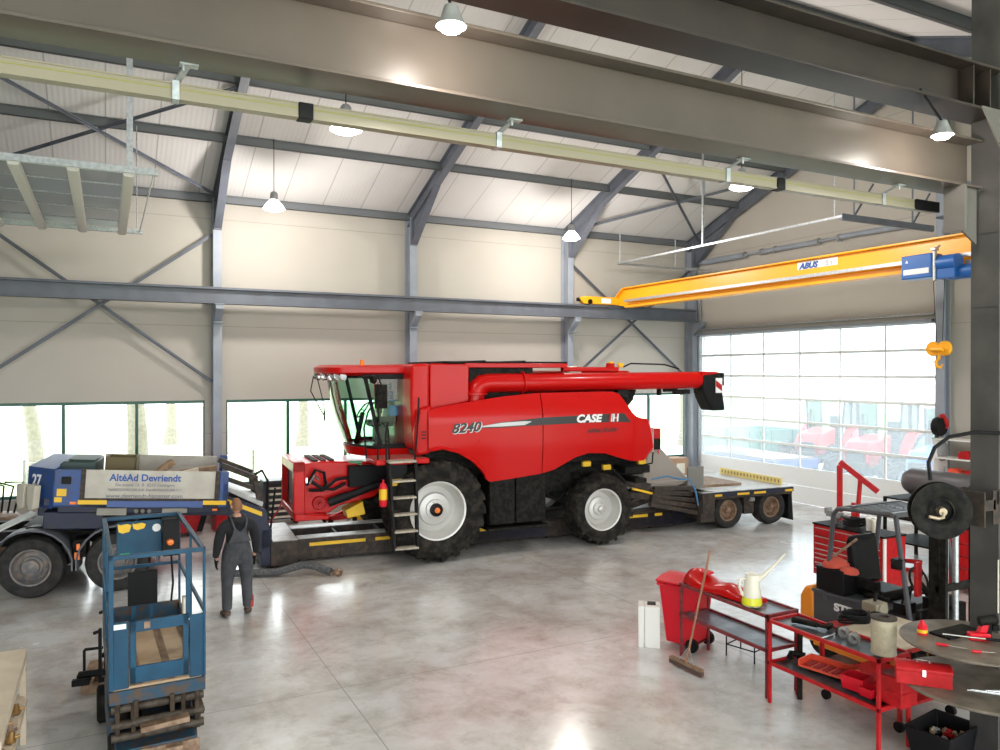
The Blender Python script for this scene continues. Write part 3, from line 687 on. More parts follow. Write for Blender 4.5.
# rear bogie platform
m = MB(); m.box((6.6, -1.35, .72), (9.3, 1.35, .88)); m.box((6.6, -1.3, .2), (7.0, -1.2, .9)); m.box((6.6, -1.2, .25), (6.9, 1.2, .9)); m.box((7.9, -1.25, .3), (8.2, 1.25, .75)); m.box((7.0, -.8, .4), (9.2, .8, .72))
m.box((6.6, -1.37, .42), (6.95, -1.32, .88)); m.build('bogie_frame', RUST, T, bevel=.01)
m = MB(); m.box((6.6, -1.35, .88), (9.3, 1.35, .9)); m.build('bogie_deck', DECKT, T)
m = MB(); m.box((7.0, -.7, .9), (8.3, .6, .96)); m.build('bogie_timber', WOODD, T, bevel=.01)
m = MB(); m.box((6.6, -1.37, .78), (9.32, -1.35, .885)); m.build('edge_rail', BLUT, T)
m = MB()
for a, b in ((6.95, 7.15), (7.6, 7.95), (8.1, 8.45), (9.05, 9.28)): m.box((a, -1.385, .79), (b, -1.37, .84))
m.each('yellow_reflector_strip', YELT, T)
for u in (7.42, 8.72):
    tyre(T, (u, -1.13, .42), .42, .34, .24, -1, 0, tm=RUBT, rm=RIMR, dish=.5, hub_r=.07); tyre(T, (u, 1.13, .42), .42, .34, .24, 1, 0, tm=RUBT, rm=RIMR, dish=.5, hub_r=.07)
m = MB(); m.prism([(9.2, .85), (9.3, .85), (9.36, .06), (9.2, .1)], -1.32, -.9); m.prism([(9.2, .85), (9.3, .85), (9.36, .06), (9.2, .1)], .9, 1.32); m.each('mud_flap', BLACK, T)
m = MB()
m.path([(8.0+.35*0, -1.33, .62), (8.05, -1.33, .7)], .02); m.cbox((8.06, -1.36, .66), (.12, .03, .08)); m.build('grey_bracket', GREY, T)
# ramp arms rising to the bogie
m = MB()
for k in range(5): m.bar((5.3+.05*k, -1.15+.12*k*.3, .95+.08*k-.25), (6.75, -1.15+.36*k*.2, .38+.14*k), .11, .10)
for y in (-.5, .0, .5): m.bar((4.9, y, .5), (6.7, y, .95), .16, .14)
m.bar((4.6, -.95, .95), (5.6, -.95, .8), .16, .14); m.bar((4.75, -.9, 1.25), (5.4, -.9, 1.05), .3, .18)
m.each('folding_arm', RUST, T, bevel=.012)
m = MB(); m.bar((4.9, -1.05, 1.06), (5.5, -1.05, .9), .02, .05); m.build('yellow_arm_marking', YELT, T)
m = MB(); m.m(0).box((9.22, -1.05, .9), (9.26, 1.25, 1.06)); m.m(1)
for k in range(18): m.box((9.212, -1.0+.125*k, .94), (9.22, -.95+.125*k, 1.02))
m.build('rear_marker_board', [mat('pale_yellow', (.75, .62, .2), .5), mat('brown_marks', (.3, .22, .08), .6)], T)
m = MB(); m.path([(6.0, -1.2, 1.25), (6.35, -1.22, 1.2), (6.5, -1.24, .95), (6.55, -1.28, .6)], .02); m.path([(5.4, -1.1, 1.25), (5.8, -1.12, 1.3), (6.1, -1.2, 1.22)], .018); m.path([(5.55, -.3, 2.0), (5.9, -.3, 1.6), (6.2, -.4, 1.25)], .02); m.each('blue_air_hose', mat('blue_hose', (.05, .2, .4), .5), T)
m = MB(); m.prism([(5.5, 1.0), (5.7, 1.75), (6.1, 1.85), (6.9, 1.05), (6.9, .9), (5.5, .9)], -.5, .55); m.box((5.6, -.56, .95), (6.8, -.5, 1.1)); m.build('winch_housing', mat('grey_brown_cover', (.33, .29, .25), .6), T, bevel=.03)
m = MB(); m.box((6.65, -.75, .9), (7.1, -.7, 1.42)); m.box((6.6, -.78, .88), (7.15, -.66, .94)); m.tube((7.1, -.72, .9), (7.1, -.72, 1.42), .03); m.build('headboard', mat('grey_board', (.2, .19, .17), .6), T, bevel=.01)
m = MB(); m.lathe([(.001, 0), (.035, 0), (.04, .14), (.001, .15)], (5.95, -.55, 2.0), (0, 0, 1), 12); m.tube((5.95, -.55, 1.75), (5.95, -.55, 2.0), .012); m.build('red_marker_lamp', REDP, T)
# gooseneck: raised, pitched forward platform with the lettered board
G = thing('gooseneck_platform', 'raised blue trailer gooseneck with lettered beige side board and number 27', 'trailer gooseneck', (-1.12, 14.6, 0), 0, rot=(0, R(3.6), R(-7)))
zt_, zb_ = 2.12, 1.52
m = MB(); m.box((.25, 0, zb_+.0), (.66, .05, zt_)); m.prism([(.25, 0), (-.20, .38), (-.20, 2.45), (.25, 2.45)], zb_-.05, zt_, 'xy'); m.box((.25, .02, zb_-.02), (.66, 2.45, zb_+.1)); m.box((2.80, 0, zb_-.02), (2.95, .1, zt_)); m.box((2.80, 2.4, zb_), (2.95, 2.5, zt_+.05)); m.box((2.86, 0, 1.5), (2.95, 2.5, zt_-.2))
m.each('blue_headboard', BLUB, G, bevel=.01)
m = MB(); m.box((.70, .0, zb_+.12), (2.74, .04, zt_)); 
brd = m.build('side_board', BOARD, G, bevel=.005)
m = MB(); m.box((.70, 2.44, zb_+.12), (2.74, 2.48, zt_+.02)); m.each('side_board', BOARD, G, bevel=.005)
m = MB(); m.box((.64, -.02, zb_), (.71, .06, zt_+.01)); m.box((2.73, -.02, zb_), (2.80, .06, zt_+.01)); m.box((.66, -.015, zb_+.08), (2.8, .0, zb_+.13)); m.box((1.3, -.02, zb_+.02), (1.4, 0, zb_+.05)); m.box((2.2, -.02, zb_+.02), (2.3, 0, zb_+.05)); m.each('board_post', RUST, G)
text('board_lettering', 'AltéAd Devriendt', .165, TXTBL, brd, (1.62, -.008, zt_-.175), FACE, .004, align='CENTER', sx=.92)
text('board_lettering', 'De avond 13  B  8210 Zedelgem', .07, TXTG, brd, (1.62, -.008, zt_-.265), FACE, .0, align='CENTER', sx=1.0)
text('board_lettering', 'Tel:0032(0)50.250.310  Fax:0032(0)50.250.311', .062, TXTG, brd, (1.62, -.008, zt_-.345), FACE, .0, align='CENTER', sx=.98)
text('board_lettering', 'www.devriendt-hansmar.com', .10, TXTG, brd, (1.62, -.008, zt_-.46), FACE, .001, align='CENTER', sx=1.0)
text('fleet_number', '27', .26, TXTW, G, (-.12, .30, zt_-.30), (R(90), 0, R(-40.2)), .006, sx=.75)
m = MB(); m.box((.1, .05, zb_-.02), (2.9, 2.4, zb_+.12)); m.box((-.05, .5, zb_-.25), (3.0, 1.9, zb_)); m.box((.3, .1, zb_-.14), (2.8, .2, zb_)); m.box((.1, .15, 1.1), (1.0, 2.2, 1.4)); m.build('gooseneck_chassis', BLUT, G, bevel=.02)
m = MB(); m.box((.62, -.03, zb_+.03), (1.05, -.0, zb_+.10)); m.box((2.55, -.03, zb_+.03), (2.93, -.0, zb_+.10)); m.each('yellow_reflector_strip', YELT, G)
m = MB(); m.box((1.05, -.03, zb_-.02), (2.55, .0, zb_+.09)); m.build('blue_skirt', mat('pale_blue_skirt', (.06, .11, .3), .45), G, bevel=.005)
m = MB(); m.box((.5, -.025, zb_+.03), (.60, 0, zb_+.07)); m.cbox((2.75, 0, zb_-.06), (.08, .03, .03)); m.build('orange_side_marker', ORL, G)
m = MB(); m.box((.30, -.006, 1.68), (.44, .0, 1.80)); m.box((.27, -.006, 1.58), (.38, .0, 1.66)); m.build('yellow_sticker', YELT, G)
m = MB(); m.box((.36, -.03, 1.88), (.5, .0, 2.0)); m.build('switch_box', BLACK, G, bevel=.005)
for k in range(2):
    m = MB(); x = -.30+.17*k; m.prism([(-.1, .0), (.1, .0), (.08, -.38), (-.02, -.42), (-.08, -.3)], -.06, .06, 'xz', Matrix.Translation((x+.1, .02+.0-.14*k+.10, 1.86)) @ Euler((0, 0, R(-40))).to_matrix().to_4x4()); m.build('wheel_chock', mat('beige_chock_%d' % k, (.5, .46, .38), .6), G, bevel=.02)
m = MB(); m.box((.9, .02, zb_-.16), (1.35, .1, zb_-.04)); 
for k in range(3): m.lathe([(.001, 0), (.035, 0), (.035, .04)], (1.5+.1*k, .05, zb_-.09), (0, -1, 0), 12)
m.cbox((2.1, .05, zb_-.08), (.4, .06, .08)); m.build('control_valve', mat('dirty_valve', (.3, .28, .24), .6), G, bevel=.005)
# neck down to the bed (same heading as the bed)
m = MB()
for y in (-.9, .7):
    m.prism([(-3.95, 1.35), (-3.75, 1.42), (-3.02, 1.1), (-2.9, .45), (-3.15, .3), (-3.2, .85), (-3.95, 1.15)], y, y+.2)
m.box((-3.12, -.9, .05), (-2.92, .9, .75)); m.each('neck_arm', BLUT, T, bevel=.012)
m = MB(); m.prism([(-3.75, 1.30), (-3.75, 1.38), (-3.1, 1.08), (-3.1, 1.0)], -.915, -.9); m.build('yellow_neck_marking', YELT, T)
m = MB(); m.prism([(-3.75, 1.5), (-3.7, 1.56), (-3.05, 1.22), (-3.08, 1.14)], -.7, .7); m.build('neck_cover_plate', DECKT, T, bevel=.01)
m = MB()
for y in (-.55, .45): m.bar((-3.8, y, 1.95), (-3.15, y, 1.66), .14, .1); m.bar((-3.2, y, 1.7), (-3.1, y, 1.2), .14, .1)
m.bar((-3.85, -.5, 1.75), (-3.15, -.5, 1.45), .12, .08); m.each('suspension_link', RUST, T, bevel=.01)
m = MB()
for dy in (0, .06, .12): m.path([(-3.2, -.5+dy, 1.72), (-3.05, -.5+dy, 1.8), (-2.95, -.5+dy, 1.6), (-2.97, -.55+dy, 1.1), (-3.0, -.55+dy, .8)], .02)
m.tube((-2.95, -.8, .6), (-2.85, -.8, 1.5), .02); m.build('air_line', BLACK, T)
# load on the platform: separate items
GM = G.matrix_basis
def onG(p): 
    G_ = Matrix.Translation((-1.12, 14.6, 0)) @ Euler((0, R(3.6), R(-7))).to_matrix().to_4x4(); return G_ @ Vector(p)
p = onG((.45, 1.2, 1.66)); m = MB(); m.prism([(-.4, 0), (.32, 0), (.32, .52), (-.18, .52), (-.4, .3)], -.6, .5); m.box((-.12, -.5, .52), (.3, .4, .55)); tag(m.build('toolbox', mat('dark_green_box', (.03, .06, .055), .45), None, .02, loc=p, rot=(0, R(3.6), R(-7))), 'dark green lidded storage box at the left end of the gooseneck platform', 'storage box')
p = onG((1.15, 1.0, 1.64)); m = MB(); m.box((-.25, -.3, 0), (.25, -.27, .62)); m.box((-.25, .27, 0), (.25, .3, .62)); m.box((-.25, -.3, 0), (-.22, .3, .62)); m.box((.22, -.3, 0), (.25, .3, .62)); m.box((-.25, -.3, 0), (.25, .3, .03)); tag(m.build('crate', mat('olive_crate', (.13, .1, .04), .6), None, .005, loc=p, rot=(0, R(3.6), R(-7))), 'open olive brown crate in the middle of the gooseneck platform', 'crate')
for i, (u, v, L_, a, tl, lb) in enumerate(((1.75, .5, .7, 25, 30, 'loose timber plank leaning up beside the olive crate on the gooseneck'), (2.15, .6, .6, -5, 12, 'short pale timber block lying behind the lettered side board'), (2.3, 1.4, .9, 10, 3, 'long brown timber lying at the right end of the gooseneck platform'))):
    p = onG((u, v, 2.02-.03*i)); m = MB(); m.cbox((0, 0, 0), (L_, .14, .10)); tag(m.build('timber_plank', WOODP if i == 1 else WOODD, None, .005, loc=p, rot=(0, R(-tl), R(a))), lb, 'timber')
p = onG((.93, .42, 1.66)); m = MB(); m.lathe([(.001, 0), (.12, 0), (.15, .1), (.13, .26), (.06, .36), (.03, .42), (.001, .42)], (0, 0, 0), (0, 0, 1), 14); tag(m.build('sack', mat('beige_sack', (.5, .43, .38), .8), None, 0, loc=p), 'small beige sack slumped against the olive brown crate', 'sack')

# ------------------------------------------------------------------ tractor unit rear
L = thing('lorry_tractor_rear', 'rear chassis of a lorry with arched mudguards at the left edge', 'lorry', (-1.1, 14.6, 0), -8)
for u in (0, 1.28):
    for s, y in ((-1, .17), (1, 2.3)): tyre(L, (u, y, .5), .5, .32, .29, s, 0, tm=RUBT, rm=mat('lorry_rim_%d%d' % (u, s), (.12, .12, .13), .5, col2=(.22, .18, .15), scale=10), dish=.5, hub_r=.13)
for u in (0, 1.28):
    for y in (-.02, 1.95):
        m = MB(); vs = []; n = 12
        for k in range(n+1):
            a = R(-8)+R(196)*k/n
            for (r_, yy) in ((.6, y), (.6, y+.5), (.63, y+.5), (.63, y)): vs.append((u-r_*math.cos(a), yy, .5+r_*math.sin(a)))
        fs = [(k*4+j, k*4+(j+1) % 4, k*4+4+(j+1) % 4, k*4+4+j) for k in range(n) for j in range(4)]+[(0, 1, 2, 3), (n*4+3, n*4+2, n*4+1, n*4)]
        m.add(vs, fs); m.build('mudguard', mat('grey_mudguard_%s%s' % (u, y), (.09, .095, .11), .5), L, smooth=40)
m = MB(); m.box((-4.5, .65, .75), (2.1, .85, 1.0)); m.box((-4.5, 1.65, .75), (2.1, 1.85, 1.0)); m.box((-.2, .4, 1.0), (1.5, 2.0, 1.12)); m.box((-3.6, -.0, .45), (-1.2, .6, .95))
for u in (-1, .4, 1.0, 2.0): m.box((u, .7, .8), (u+.12, 1.8, .95))
m.tube((0, .3, .5), (0, 2.2, .5), .1); m.tube((1.38, .3, .5), (1.38, 2.2, .5), .1); m.box((.6, .1, .6), (.8, .5, .9)); m.tube((.2, .5, 1.05), (1.0, .3, .95), .03); m.tube((-.1, .2, 1.12), (.9, .3, 1.12), .02)
m.build('chassis_frame', BLK2, L, bevel=.01)
m = MB(); m.lathe([(.001, .1), (.45, .1), (.48, .02), (.48, 0)], (.7, 1.25, 1.12), (0, 0, 1), 24); m.build('fifth_wheel', RUST, L)
m = MB(); m.cbox((.7, .0, .8), (.05, .03, .1)); m.cbox((.68, .02, .65), (.08, .02, .12)); m.cbox((2.15, .1, .75), (.05, .03, .07)); m.build('orange_side_reflector', ORL, L)
m = MB(); m.bar((-1.3, .2, .75), (-.15, 1.0, 1.25), .25, .03); m.bar((-2.4, -.05, .72), (-.9, -.05, 1.22), .04, .07); m.build('white_side_fairing', WHITE, L)
m = MB(); m.prism([(-6.2, .6), (-3.7, .6), (-3.7, 3.1), (-4.0, 3.4), (-6.2, 3.2)], 0, 2.45); m.build('cab', BLUB, L, bevel=.08)
m = MB(); m.box((-6.0, -.01, 1.9), (-5.0, .0, 2.7)); m.box((-6.21, .2, 1.8), (-6.2, 2.2, 2.8)); m.build('cab_window', BLACK, L)
for y, s in ((.17, -1), (2.3, 1)): tyre(L, (-5.2, y, .5), .5, .32, .29, s, 0, tm=RUBT, rm=RIM, dish=.3, hub_r=.12)
# ------------------------------------------------------------------ overhead crane
K = thing('overhead_crane', 'yellow overhead bridge crane spanning to the runway beam on the long wall', 'crane', (13.9, 0, 0))
m = MB(); 
m.prism([(19.35, 5.72), (19.35, 5.86), (18.9, 6.18), (4.9, 6.18), (4.9, 5.62), (18.7, 5.62)], -.012, .012, 'yz')
m.box((-.13, 4.9, 6.17), (.13, 18.9, 6.205)); m.box((-.15, 4.9, 5.60), (.15, 18.75, 5.635)); m.bar((0, 18.9, 6.185), (0, 19.35, 5.88), .26, .03)
m.box((-.15, 4.9, 5.635), (-.13, 18.7, 5.66))
m.build('bridge_girder', YEL, K, bevel=.004)
m = MB(); m.box((-.20, 4.9, 5.76), (-.13, 18.7, 5.83)); 
for y in range(6, 19): m.box((-.14, y-.02, 5.78), (0, y+.02, 5.81))
m.build('festoon_rail', STEEL, K)
for yy in (19.32, 5.0):
    m = MB(); m.box((-1.25, yy-.1, 5.72), (1.15, yy+.1, 5.94)); m.prism([(-1.25, 5.72), (-1.4, 5.86), (-1.25, 5.94)], yy-.1, yy+.1); e = m.build('end_truck', YEL, K, bevel=.01)
    m = MB(); m.tube((-1.05, yy-.12, 5.78), (-1.05, yy+.12, 5.78), .08); m.tube((.95, yy-.12, 5.78), (.95, yy+.12, 5.78), .08); m.cbox((-1.4, yy, 5.84), (.08, .1, .1)); m.each('buffer', BLACK, e)
    m = MB(); m.tube((.75, yy-.12, 5.8), (.75, yy-.45, 5.8), .1, 16); m.tube((.55, yy-.3, 5.8), (1.15, yy-.3, 5.8), .085, 16); m.build('drive_motor', BLUE, e)
    m = MB(); m.box((-.65, yy-.105, 5.75), (-.3, yy-.1, 5.9)); m.build('white_sticker', TXTW, e)
m = MB(); m.box((-.016, 11.35, 5.98), (-.012, 12.42, 6.15)); m.build('white_plate', TXTW, K)
text('crane_lettering', 'ABUS', .175, TXTBL, K, (-.02, 12.36, 5.995), (R(90), 0, R(-90)), .01, .25, sx=1.15)
text('crane_lettering', '5 t', .15, TXTG, K, (-.02, 11.65, 6.0), (R(90), 0, R(-90)), .0)
Hh = thing('hoist_trolley', 'blue wire rope hoist hanging on the yellow crane girder', 'hoist', (13.9, -.25, 0))
m = MB(); m.box((-.55, 9.15, 5.42), (-.22, 9.75, 5.86)); m.build('hoist_cabinet', BLUE, Hh, bevel=.02)
m = MB(); m.box((-.555, 9.2, 5.50), (-.55, 9.7, 5.60)); m.add([(-.556, 9.6, 5.72), (-.556, 9.66, 5.72), (-.556, 9.63, 5.78)], [(0, 1, 2)]); m.each('white_label', TXTW, Hh)
m = MB(); m.tube((-.38, 9.15, 5.66), (-.38, 8.75, 5.66), .15, 16); m.tube((-.3, 8.95, 5.48), (-.3, 8.5, 5.48), .13, 16); m.box((-.5, 8.75, 5.38), (-.2, 9.15, 5.55)); m.box((-.25, 8.6, 5.5), (.25, 9.5, 5.53)); m.build('hoist_motor', BLUE, Hh, bevel=.01)
m = MB(); m.cbox((-.5, 9.12, 5.62), (.06, .05, .55)); m.tube((-.5, 9.12, 5.9), (-.35, 9.12, 6.0), .02); m.cbox((-.5, 9.12, 5.92), (.1, .1, .06)); 
for y in (8.7, 9.6): m.tube((-.2, y, 5.64), (-.15, y, 5.64), .06); m.tube((.2, y, 5.64), (.15, y, 5.64), .06)
m.build('steel_arm', STEEL, Hh, bevel=.01)
m = MB(); 
for y in (9.28, 9.06): m.tube((-.3, y, 5.42), (-.28, y*.5+9.17*.5, 4.22), .006, 6)
m.each('wire_rope', BLACK, Hh)
m = MB(); m.tube((-.36, 9.05, 4.1), (-.36, 9.29, 4.1), .04); m.lathe([(.001, 0), (.12, 0), (.14, .03), (.14, .05), (.12, .08), (.001, .08)], (-.32, 9.07, 4.12), (1, 0, 0), 18); m.lathe([(.001, 0), (.12, 0), (.14, .03), (.14, .05), (.12, .08), (.001, .08)], (-.32, 9.29, 4.12), (1, 0, 0), 18); m.cbox((-.28, 9.18, 4.1), (.1, .14, .12)); m.build('hook_block', YEL, Hh)
m = MB(); m.path([(-.28, 9.18, 4.04), (-.28, 9.18, 3.94), (-.28, 9.24, 3.88), (-.28, 9.22, 3.79), (-.28, 9.15, 3.77), (-.28, 9.11, 3.83)], [.03, .03, .035, .035, .025, .012], 10); m.build('lifting_hook', YEL, Hh)

# conductor rail hung under the near girder
m = MB(); BR = thing('power_rail', 'long cream conductor rail with yellow stripe hung below the near taupe girder', 'power rail', (0, 4.8, 5.30))
m.box((-14, -.03, -.04), (7.25, .03, .045)); m.box((-14, -.038, -.045), (7.25, .038, -.035)); m.box((-14, -.038, .04), (7.25, .038, .048)); m.build('rail_body', mat('cream_rail', (.30, .26, .185), .4), BR)
MB().box((-14, -.033, .012), (7.25, -.031, .018)).build('yellow_stripe', mat('yellow_green_stripe', (.30, .28, .05), .5), BR)
for x in (-1.7, .36, 2.43, 4.53, 6.45):
    m = MB(); m.box((x-.02, -.045, -.05), (x+.02, .045, .06)); m.bar((x, 0, .05), (x+.06, -.16, .125), .04, .012); m.cbox((x+.06, -.15, .115), (.1, .06, .012)); m.tube((x+.03, -.17, .07), (x+.03, -.17, .125), .01, 6); m.build('hanger_clamp', STEEL, BR, bevel=.002)
for x in (1.1, 5.13):
    m = MB(); m.cbox((x, 0, 0), (.09, .09, .10)); m.build('joint_box', BLACK, BR, bevel=.006)
m = MB(); m.box((6.9, -.05, -.05), (7.25, -.03, .05)); m.build('rail_end_feed', BLACK, BR)

# ------------------------------------------------------------------ lamps
def highbay(x, y, z, top, label, group=None):
    t = thing('highbay_lamp', label, 'ceiling lamp', (x, y, z), 0, group)
    m = MB(); m.lathe([(.001, .38), (.05, .38), (.08, .34), (.09, .20), (.001, .2)], (0, 0, 0), (0, 0, 1), 24); m.build('lamp_housing', GREY, t)
    m = MB(); m.lathe([(.09, .2), (.19, .08), (.24, 0), (.235, 0), (.18, .08), (.08, .19)], (0, 0, 0), (0, 0, 1), 24); m.build('lamp_shade', SHADE, t)
    m = MB(); m.lathe([(.001, .0), (.17, .0), (.19, .04), (.10, .09), (.001, .1)], (0, 0, -.035), (0, 0, 1), 24); m.build('lamp_diffuser', LAMP, t)
    m = MB(); m.tube((0, 0, .34), (0, 0, top-z), .008, 6); m.build('suspension_cord', BLACK, t)
    l = bpy.data.lights.new('lamp', 'POINT'); l.energy = 240; l.color = (1, .95, .89); l.shadow_soft_size = .18
    o = bpy.data.objects.new('lamp_light', l); C.objects.link(o); o.parent = t; o.location = (0, 0, -.22)
highbay(3.33, 17.5, 7.3, 8.85, 'hanging high bay lamp over the gooseneck near the long wall')
highbay(11.1, 17.5, 7.25, 8.85, 'hanging high bay lamp near the long wall above the combine unloading tube')
highbay(3.2, 11.3, 7.3, 10.4, 'bright hanging lamp just below the cream rail left of centre')
highbay(11.1, 11.3, 7.3, 10.4, 'bright hanging lamp just below the cream rail right of centre')
for x, lab in ((1.79, 'brightest flood lamp hung in front of the near girder at top centre'), (6.32, 'flood lamp hung in front of the near girder beside the dark column')):
    t = thing('girder_flood_lamp', lab, 'flood lamp', (x, 4.12, 5.70)); m = MB(); m.lathe([(.001, .12), (.04, .12), (.06, .06), (.09, .0), (.085, .0), (.06, .04), (.001, .05)], (0, 0, 0), (0, 0, 1), 20); m.build('lamp_housing', GREY, t)
    m = MB(); m.lathe([(.001, -.03), (.055, -.025), (.075, .0), (.05, .03), (.001, .04)], (0, 0, 0), (0, 0, 1), 20); m.build('lamp_diffuser', LAMP, t)
    m = MB(); m.tube((0, 0, .12), (0, .2, .46), .01, 6); m.build('suspension_cord', BLACK, t)
    l = bpy.data.lights.new('lamp', 'POINT'); l.energy = 26; l.color = (1, .93, .84); l.shadow_soft_size = .06
    o = bpy.data.objects.new('lamp_light', l); C.objects.link(o); o.parent = t; o.location = (0, -.06, -.12)

# ------------------------------------------------------------------ hanging rack of light channels at the upper left
RK = thing('hanging_channel_rack', 'suspended galvanised frame of steel channels and clear sheets at upper left', 'hanging rack', (.22, 0, 6.45))
m = MB()
for x in (-4.06, -3.37, -2.68, -1.99, -1.30, -.61, .08): m.box((x-.06, 12.0, -.02), (x+.06, 17.2, .03)); m.box((x-.075, 12.0, -.0), (x-.06, 17.2, .05)); m.box((x+.06, 12.0, 0), (x+.075, 17.2, .05))
m.each('channel_rail', mat('pale_channel', (.72, .69, .64), .4), RK)
m = MB()
for y in (12.0, 17.2): m.box((-5, y-.04, .03), (.45, y+.04, .12))
for y in (12.9, 13.9, 14.9, 16.0): m.tube((-5, y, .05), (.12, y, .05), .012, 6)
m.tube((.4, 12, .07), (.4, 17.2, .07), .012, 6)
m.each('cross_rail', STEEL, RK)
MB().box((-5, 12.05, .13), (.1, 17.15, .14)).build('clear_sheet', SHEET, RK)
m = MB(); m.tube((.09, 12.0, .1), (.09, 12.0, 4.1), .03, 6); m.box((.05, 11.97, .1), (.13, 12.03, 2.6)); m.tube((.35, 17.2, .1), (.35, 17.2, 2.2), .012, 6); m.tube((-3.5, 12.0, .1), (-3.5, 12.0, 4.1), .02, 6); m.each('hanger_rod', STEEL, RK)
# curtain rail loop near the sectional door
m = MB(); CR = thing('curtain_rail', 'thin grey hanging curtain track near the yellow crane girder', 'curtain rail', (13.6, 0, 6.92))
m.box((-.02, 11.0, -.025), (.02, 18.9, .025)); m.box((0, 18.88, -.025), (3.4, 18.92, .025)); m.box((0, 18.6, -.04), (3.4, 18.63, -.01)); m.build('track', STEEL, CR)
m = MB(); m.box((-.02, 15.18, 0), (.02, 15.22, 2.6)); m.box((-.05, 15.16, 1.3), (.05, 15.24, 1.7)); m.tube((.1, 18.9, 0), (.1, 18.9, .9), .015, 6); m.tube((2.2, 18.9, 0), (2.2, 18.9, .9), .015, 6); m.tube((0, 11.2, 0), (0, 11.2, 3.1), .01, 6); m.each('hanger_rod', STEEL, CR)
m = MB(); tag((m.box((13.6, 11.0, 6.85), (16.6, 11.08, 6.98)).tube((14.0, 11.04, 6.9), (14.0, 11.04, 9.9), .02, 6).tube((15.9, 11.04, 6.9), (15.9, 11.04, 9.9), .02, 6).bar((14.0, 11.04, 6.95), (14.6, 11.04, 7.7), .03).bar((15.9, 11.04, 6.95), (16.5, 11.04, 7.7), .03)).build('track_beam', FRAME, None), 'dark horizontal track beam hung near the gable wall above the crane', 'beam')
PP = thing('insulated_pipe', 'grey insulated pipe running along the gable wall above the crane', 'pipe', (17.2, 0, 7.22))
m = MB(); m.tube((0, 12.0, 0), (0, 14.0, .02), .07); m.tube((0, 14.7, 0), (0, 16.7, 0), .07); m.tube((0, 17.4, 0), (0, 19.2, 0), .09); m.tube((0, 12, .01), (0, 19.4, .0), .035); m.build('pipe_run', COLP, PP)
m = MB()
for y in (14.0, 14.7, 16.2, 16.7, 17.4): m.tube((0, y-.04, 0), (0, y+.04, 0), .10); m.box((0, y-.02, -.02), (.14, y+.02, .02))
m.each('pipe_clamp', GREY, PP)
# conduit and small things on the gable post
RR = thing('wall_hose_reel', 'small red and black hose reel fixed high on the gable post', 'hose reel', (16.9, 11.05, 2.45))
m = MB(); m.lathe([(.001, 0), (.2, 0), (.22, .03), (.22, .13), (.2, .16), (.001, .16)], (0, .1, 0), (0, -1, 0), 24); m.build('reel_drum', BLACK, RR)
m = MB(); m.prism([(-.12, .28), (.02, .3), (.2, .12), (.2, -.02), (.1, .0), (.0, .2), (-.14, .2)], -.09, -.06); m.box((.1, -.07, -.05), (.2, .08, .1)); m.build('reel_bracket', RED2, RR, bevel=.01)
m = MB(); m.tube((-.16, 0, -.1), (-.16, 0, -.62), .014, 6); m.cbox((-.16, 0, -.64), (.05, .05, .1)); m.build('hose_end', BLACK, RR)
WB = thing('post_control_box', 'grey oval control box on the gable post below the small reel', 'control box', (16.88, 11.03, 1.9))
m = MB(); m.lathe([(.001, .0), (.13, 0), (.14, .03), (.13, .1), (.001, .12)], (0, 0, 0), (-.4, -1, 0), 20); o = m.build('box_body', GREY, WB); o.scale = (1, 1, 1.7)
m = MB(); m.path([(0, .05, .3), (-.1, .0, .38), (-.15, -.02, .3)], .015, 6); m.build('box_arm', BLACK, WB)

# ------------------------------------------------------------------ person
P = thing('person', 'person standing with back turned in black hoodie and grey bib overalls', 'person', (1.77, 12.2, 0), 8)
def skinmesh(name, chains, m, sub=2, root=0):
    """chains: list of lists of (x,y,z,r) – a point equal to an earlier one is shared"""
    vs = []; es = []; rs = []; key = {}
    for ch in chains:
        prev = None
        for x, y, z, r in ch:
            k = (round(x, 4), round(y, 4), round(z, 4))
            if k not in key: key[k] = len(vs); vs.append((x, y, z)); rs.append(r)
            i = key[k]
            if prev is not None and prev != i: es.append((prev, i))
            prev = i
    me = bpy.data.meshes.new(name); me.from_pydata(vs, es, []); me.materials.append(m)
    o = bpy.data.objects.new(name, me); C.objects.link(o)
    md = o.modifiers.new('skin', 'SKIN'); md.use_smooth_shade = True
    if not me.skin_vertices: me.attributes  # layer is created with the modifier below
    if not me.skin_vertices:
        bpy.context.view_layer.objects.active = o
        bpy.ops.object.select_all(action='DESELECT'); o.select_set(True); bpy.ops.object.mode_set(mode='EDIT'); bpy.ops.object.mode_set(mode='OBJECT')
    for i, sv in enumerate(me.skin_vertices[0].data):
        r = rs[i]; sv.radius = (r, r) if not isinstance(r, tuple) else r; sv.use_root = (i == root)
    s = o.modifiers.new('subd', 'SUBSURF'); s.levels = sub; s.render_levels = sub
    dg = bpy.context.evaluated_depsgraph_get(); me2 = bpy.data.meshes.new_from_object(o.evaluated_get(dg)); o.modifiers.clear(); o.data = me2
    me2.materials.clear(); me2.materials.append(m)
    return o
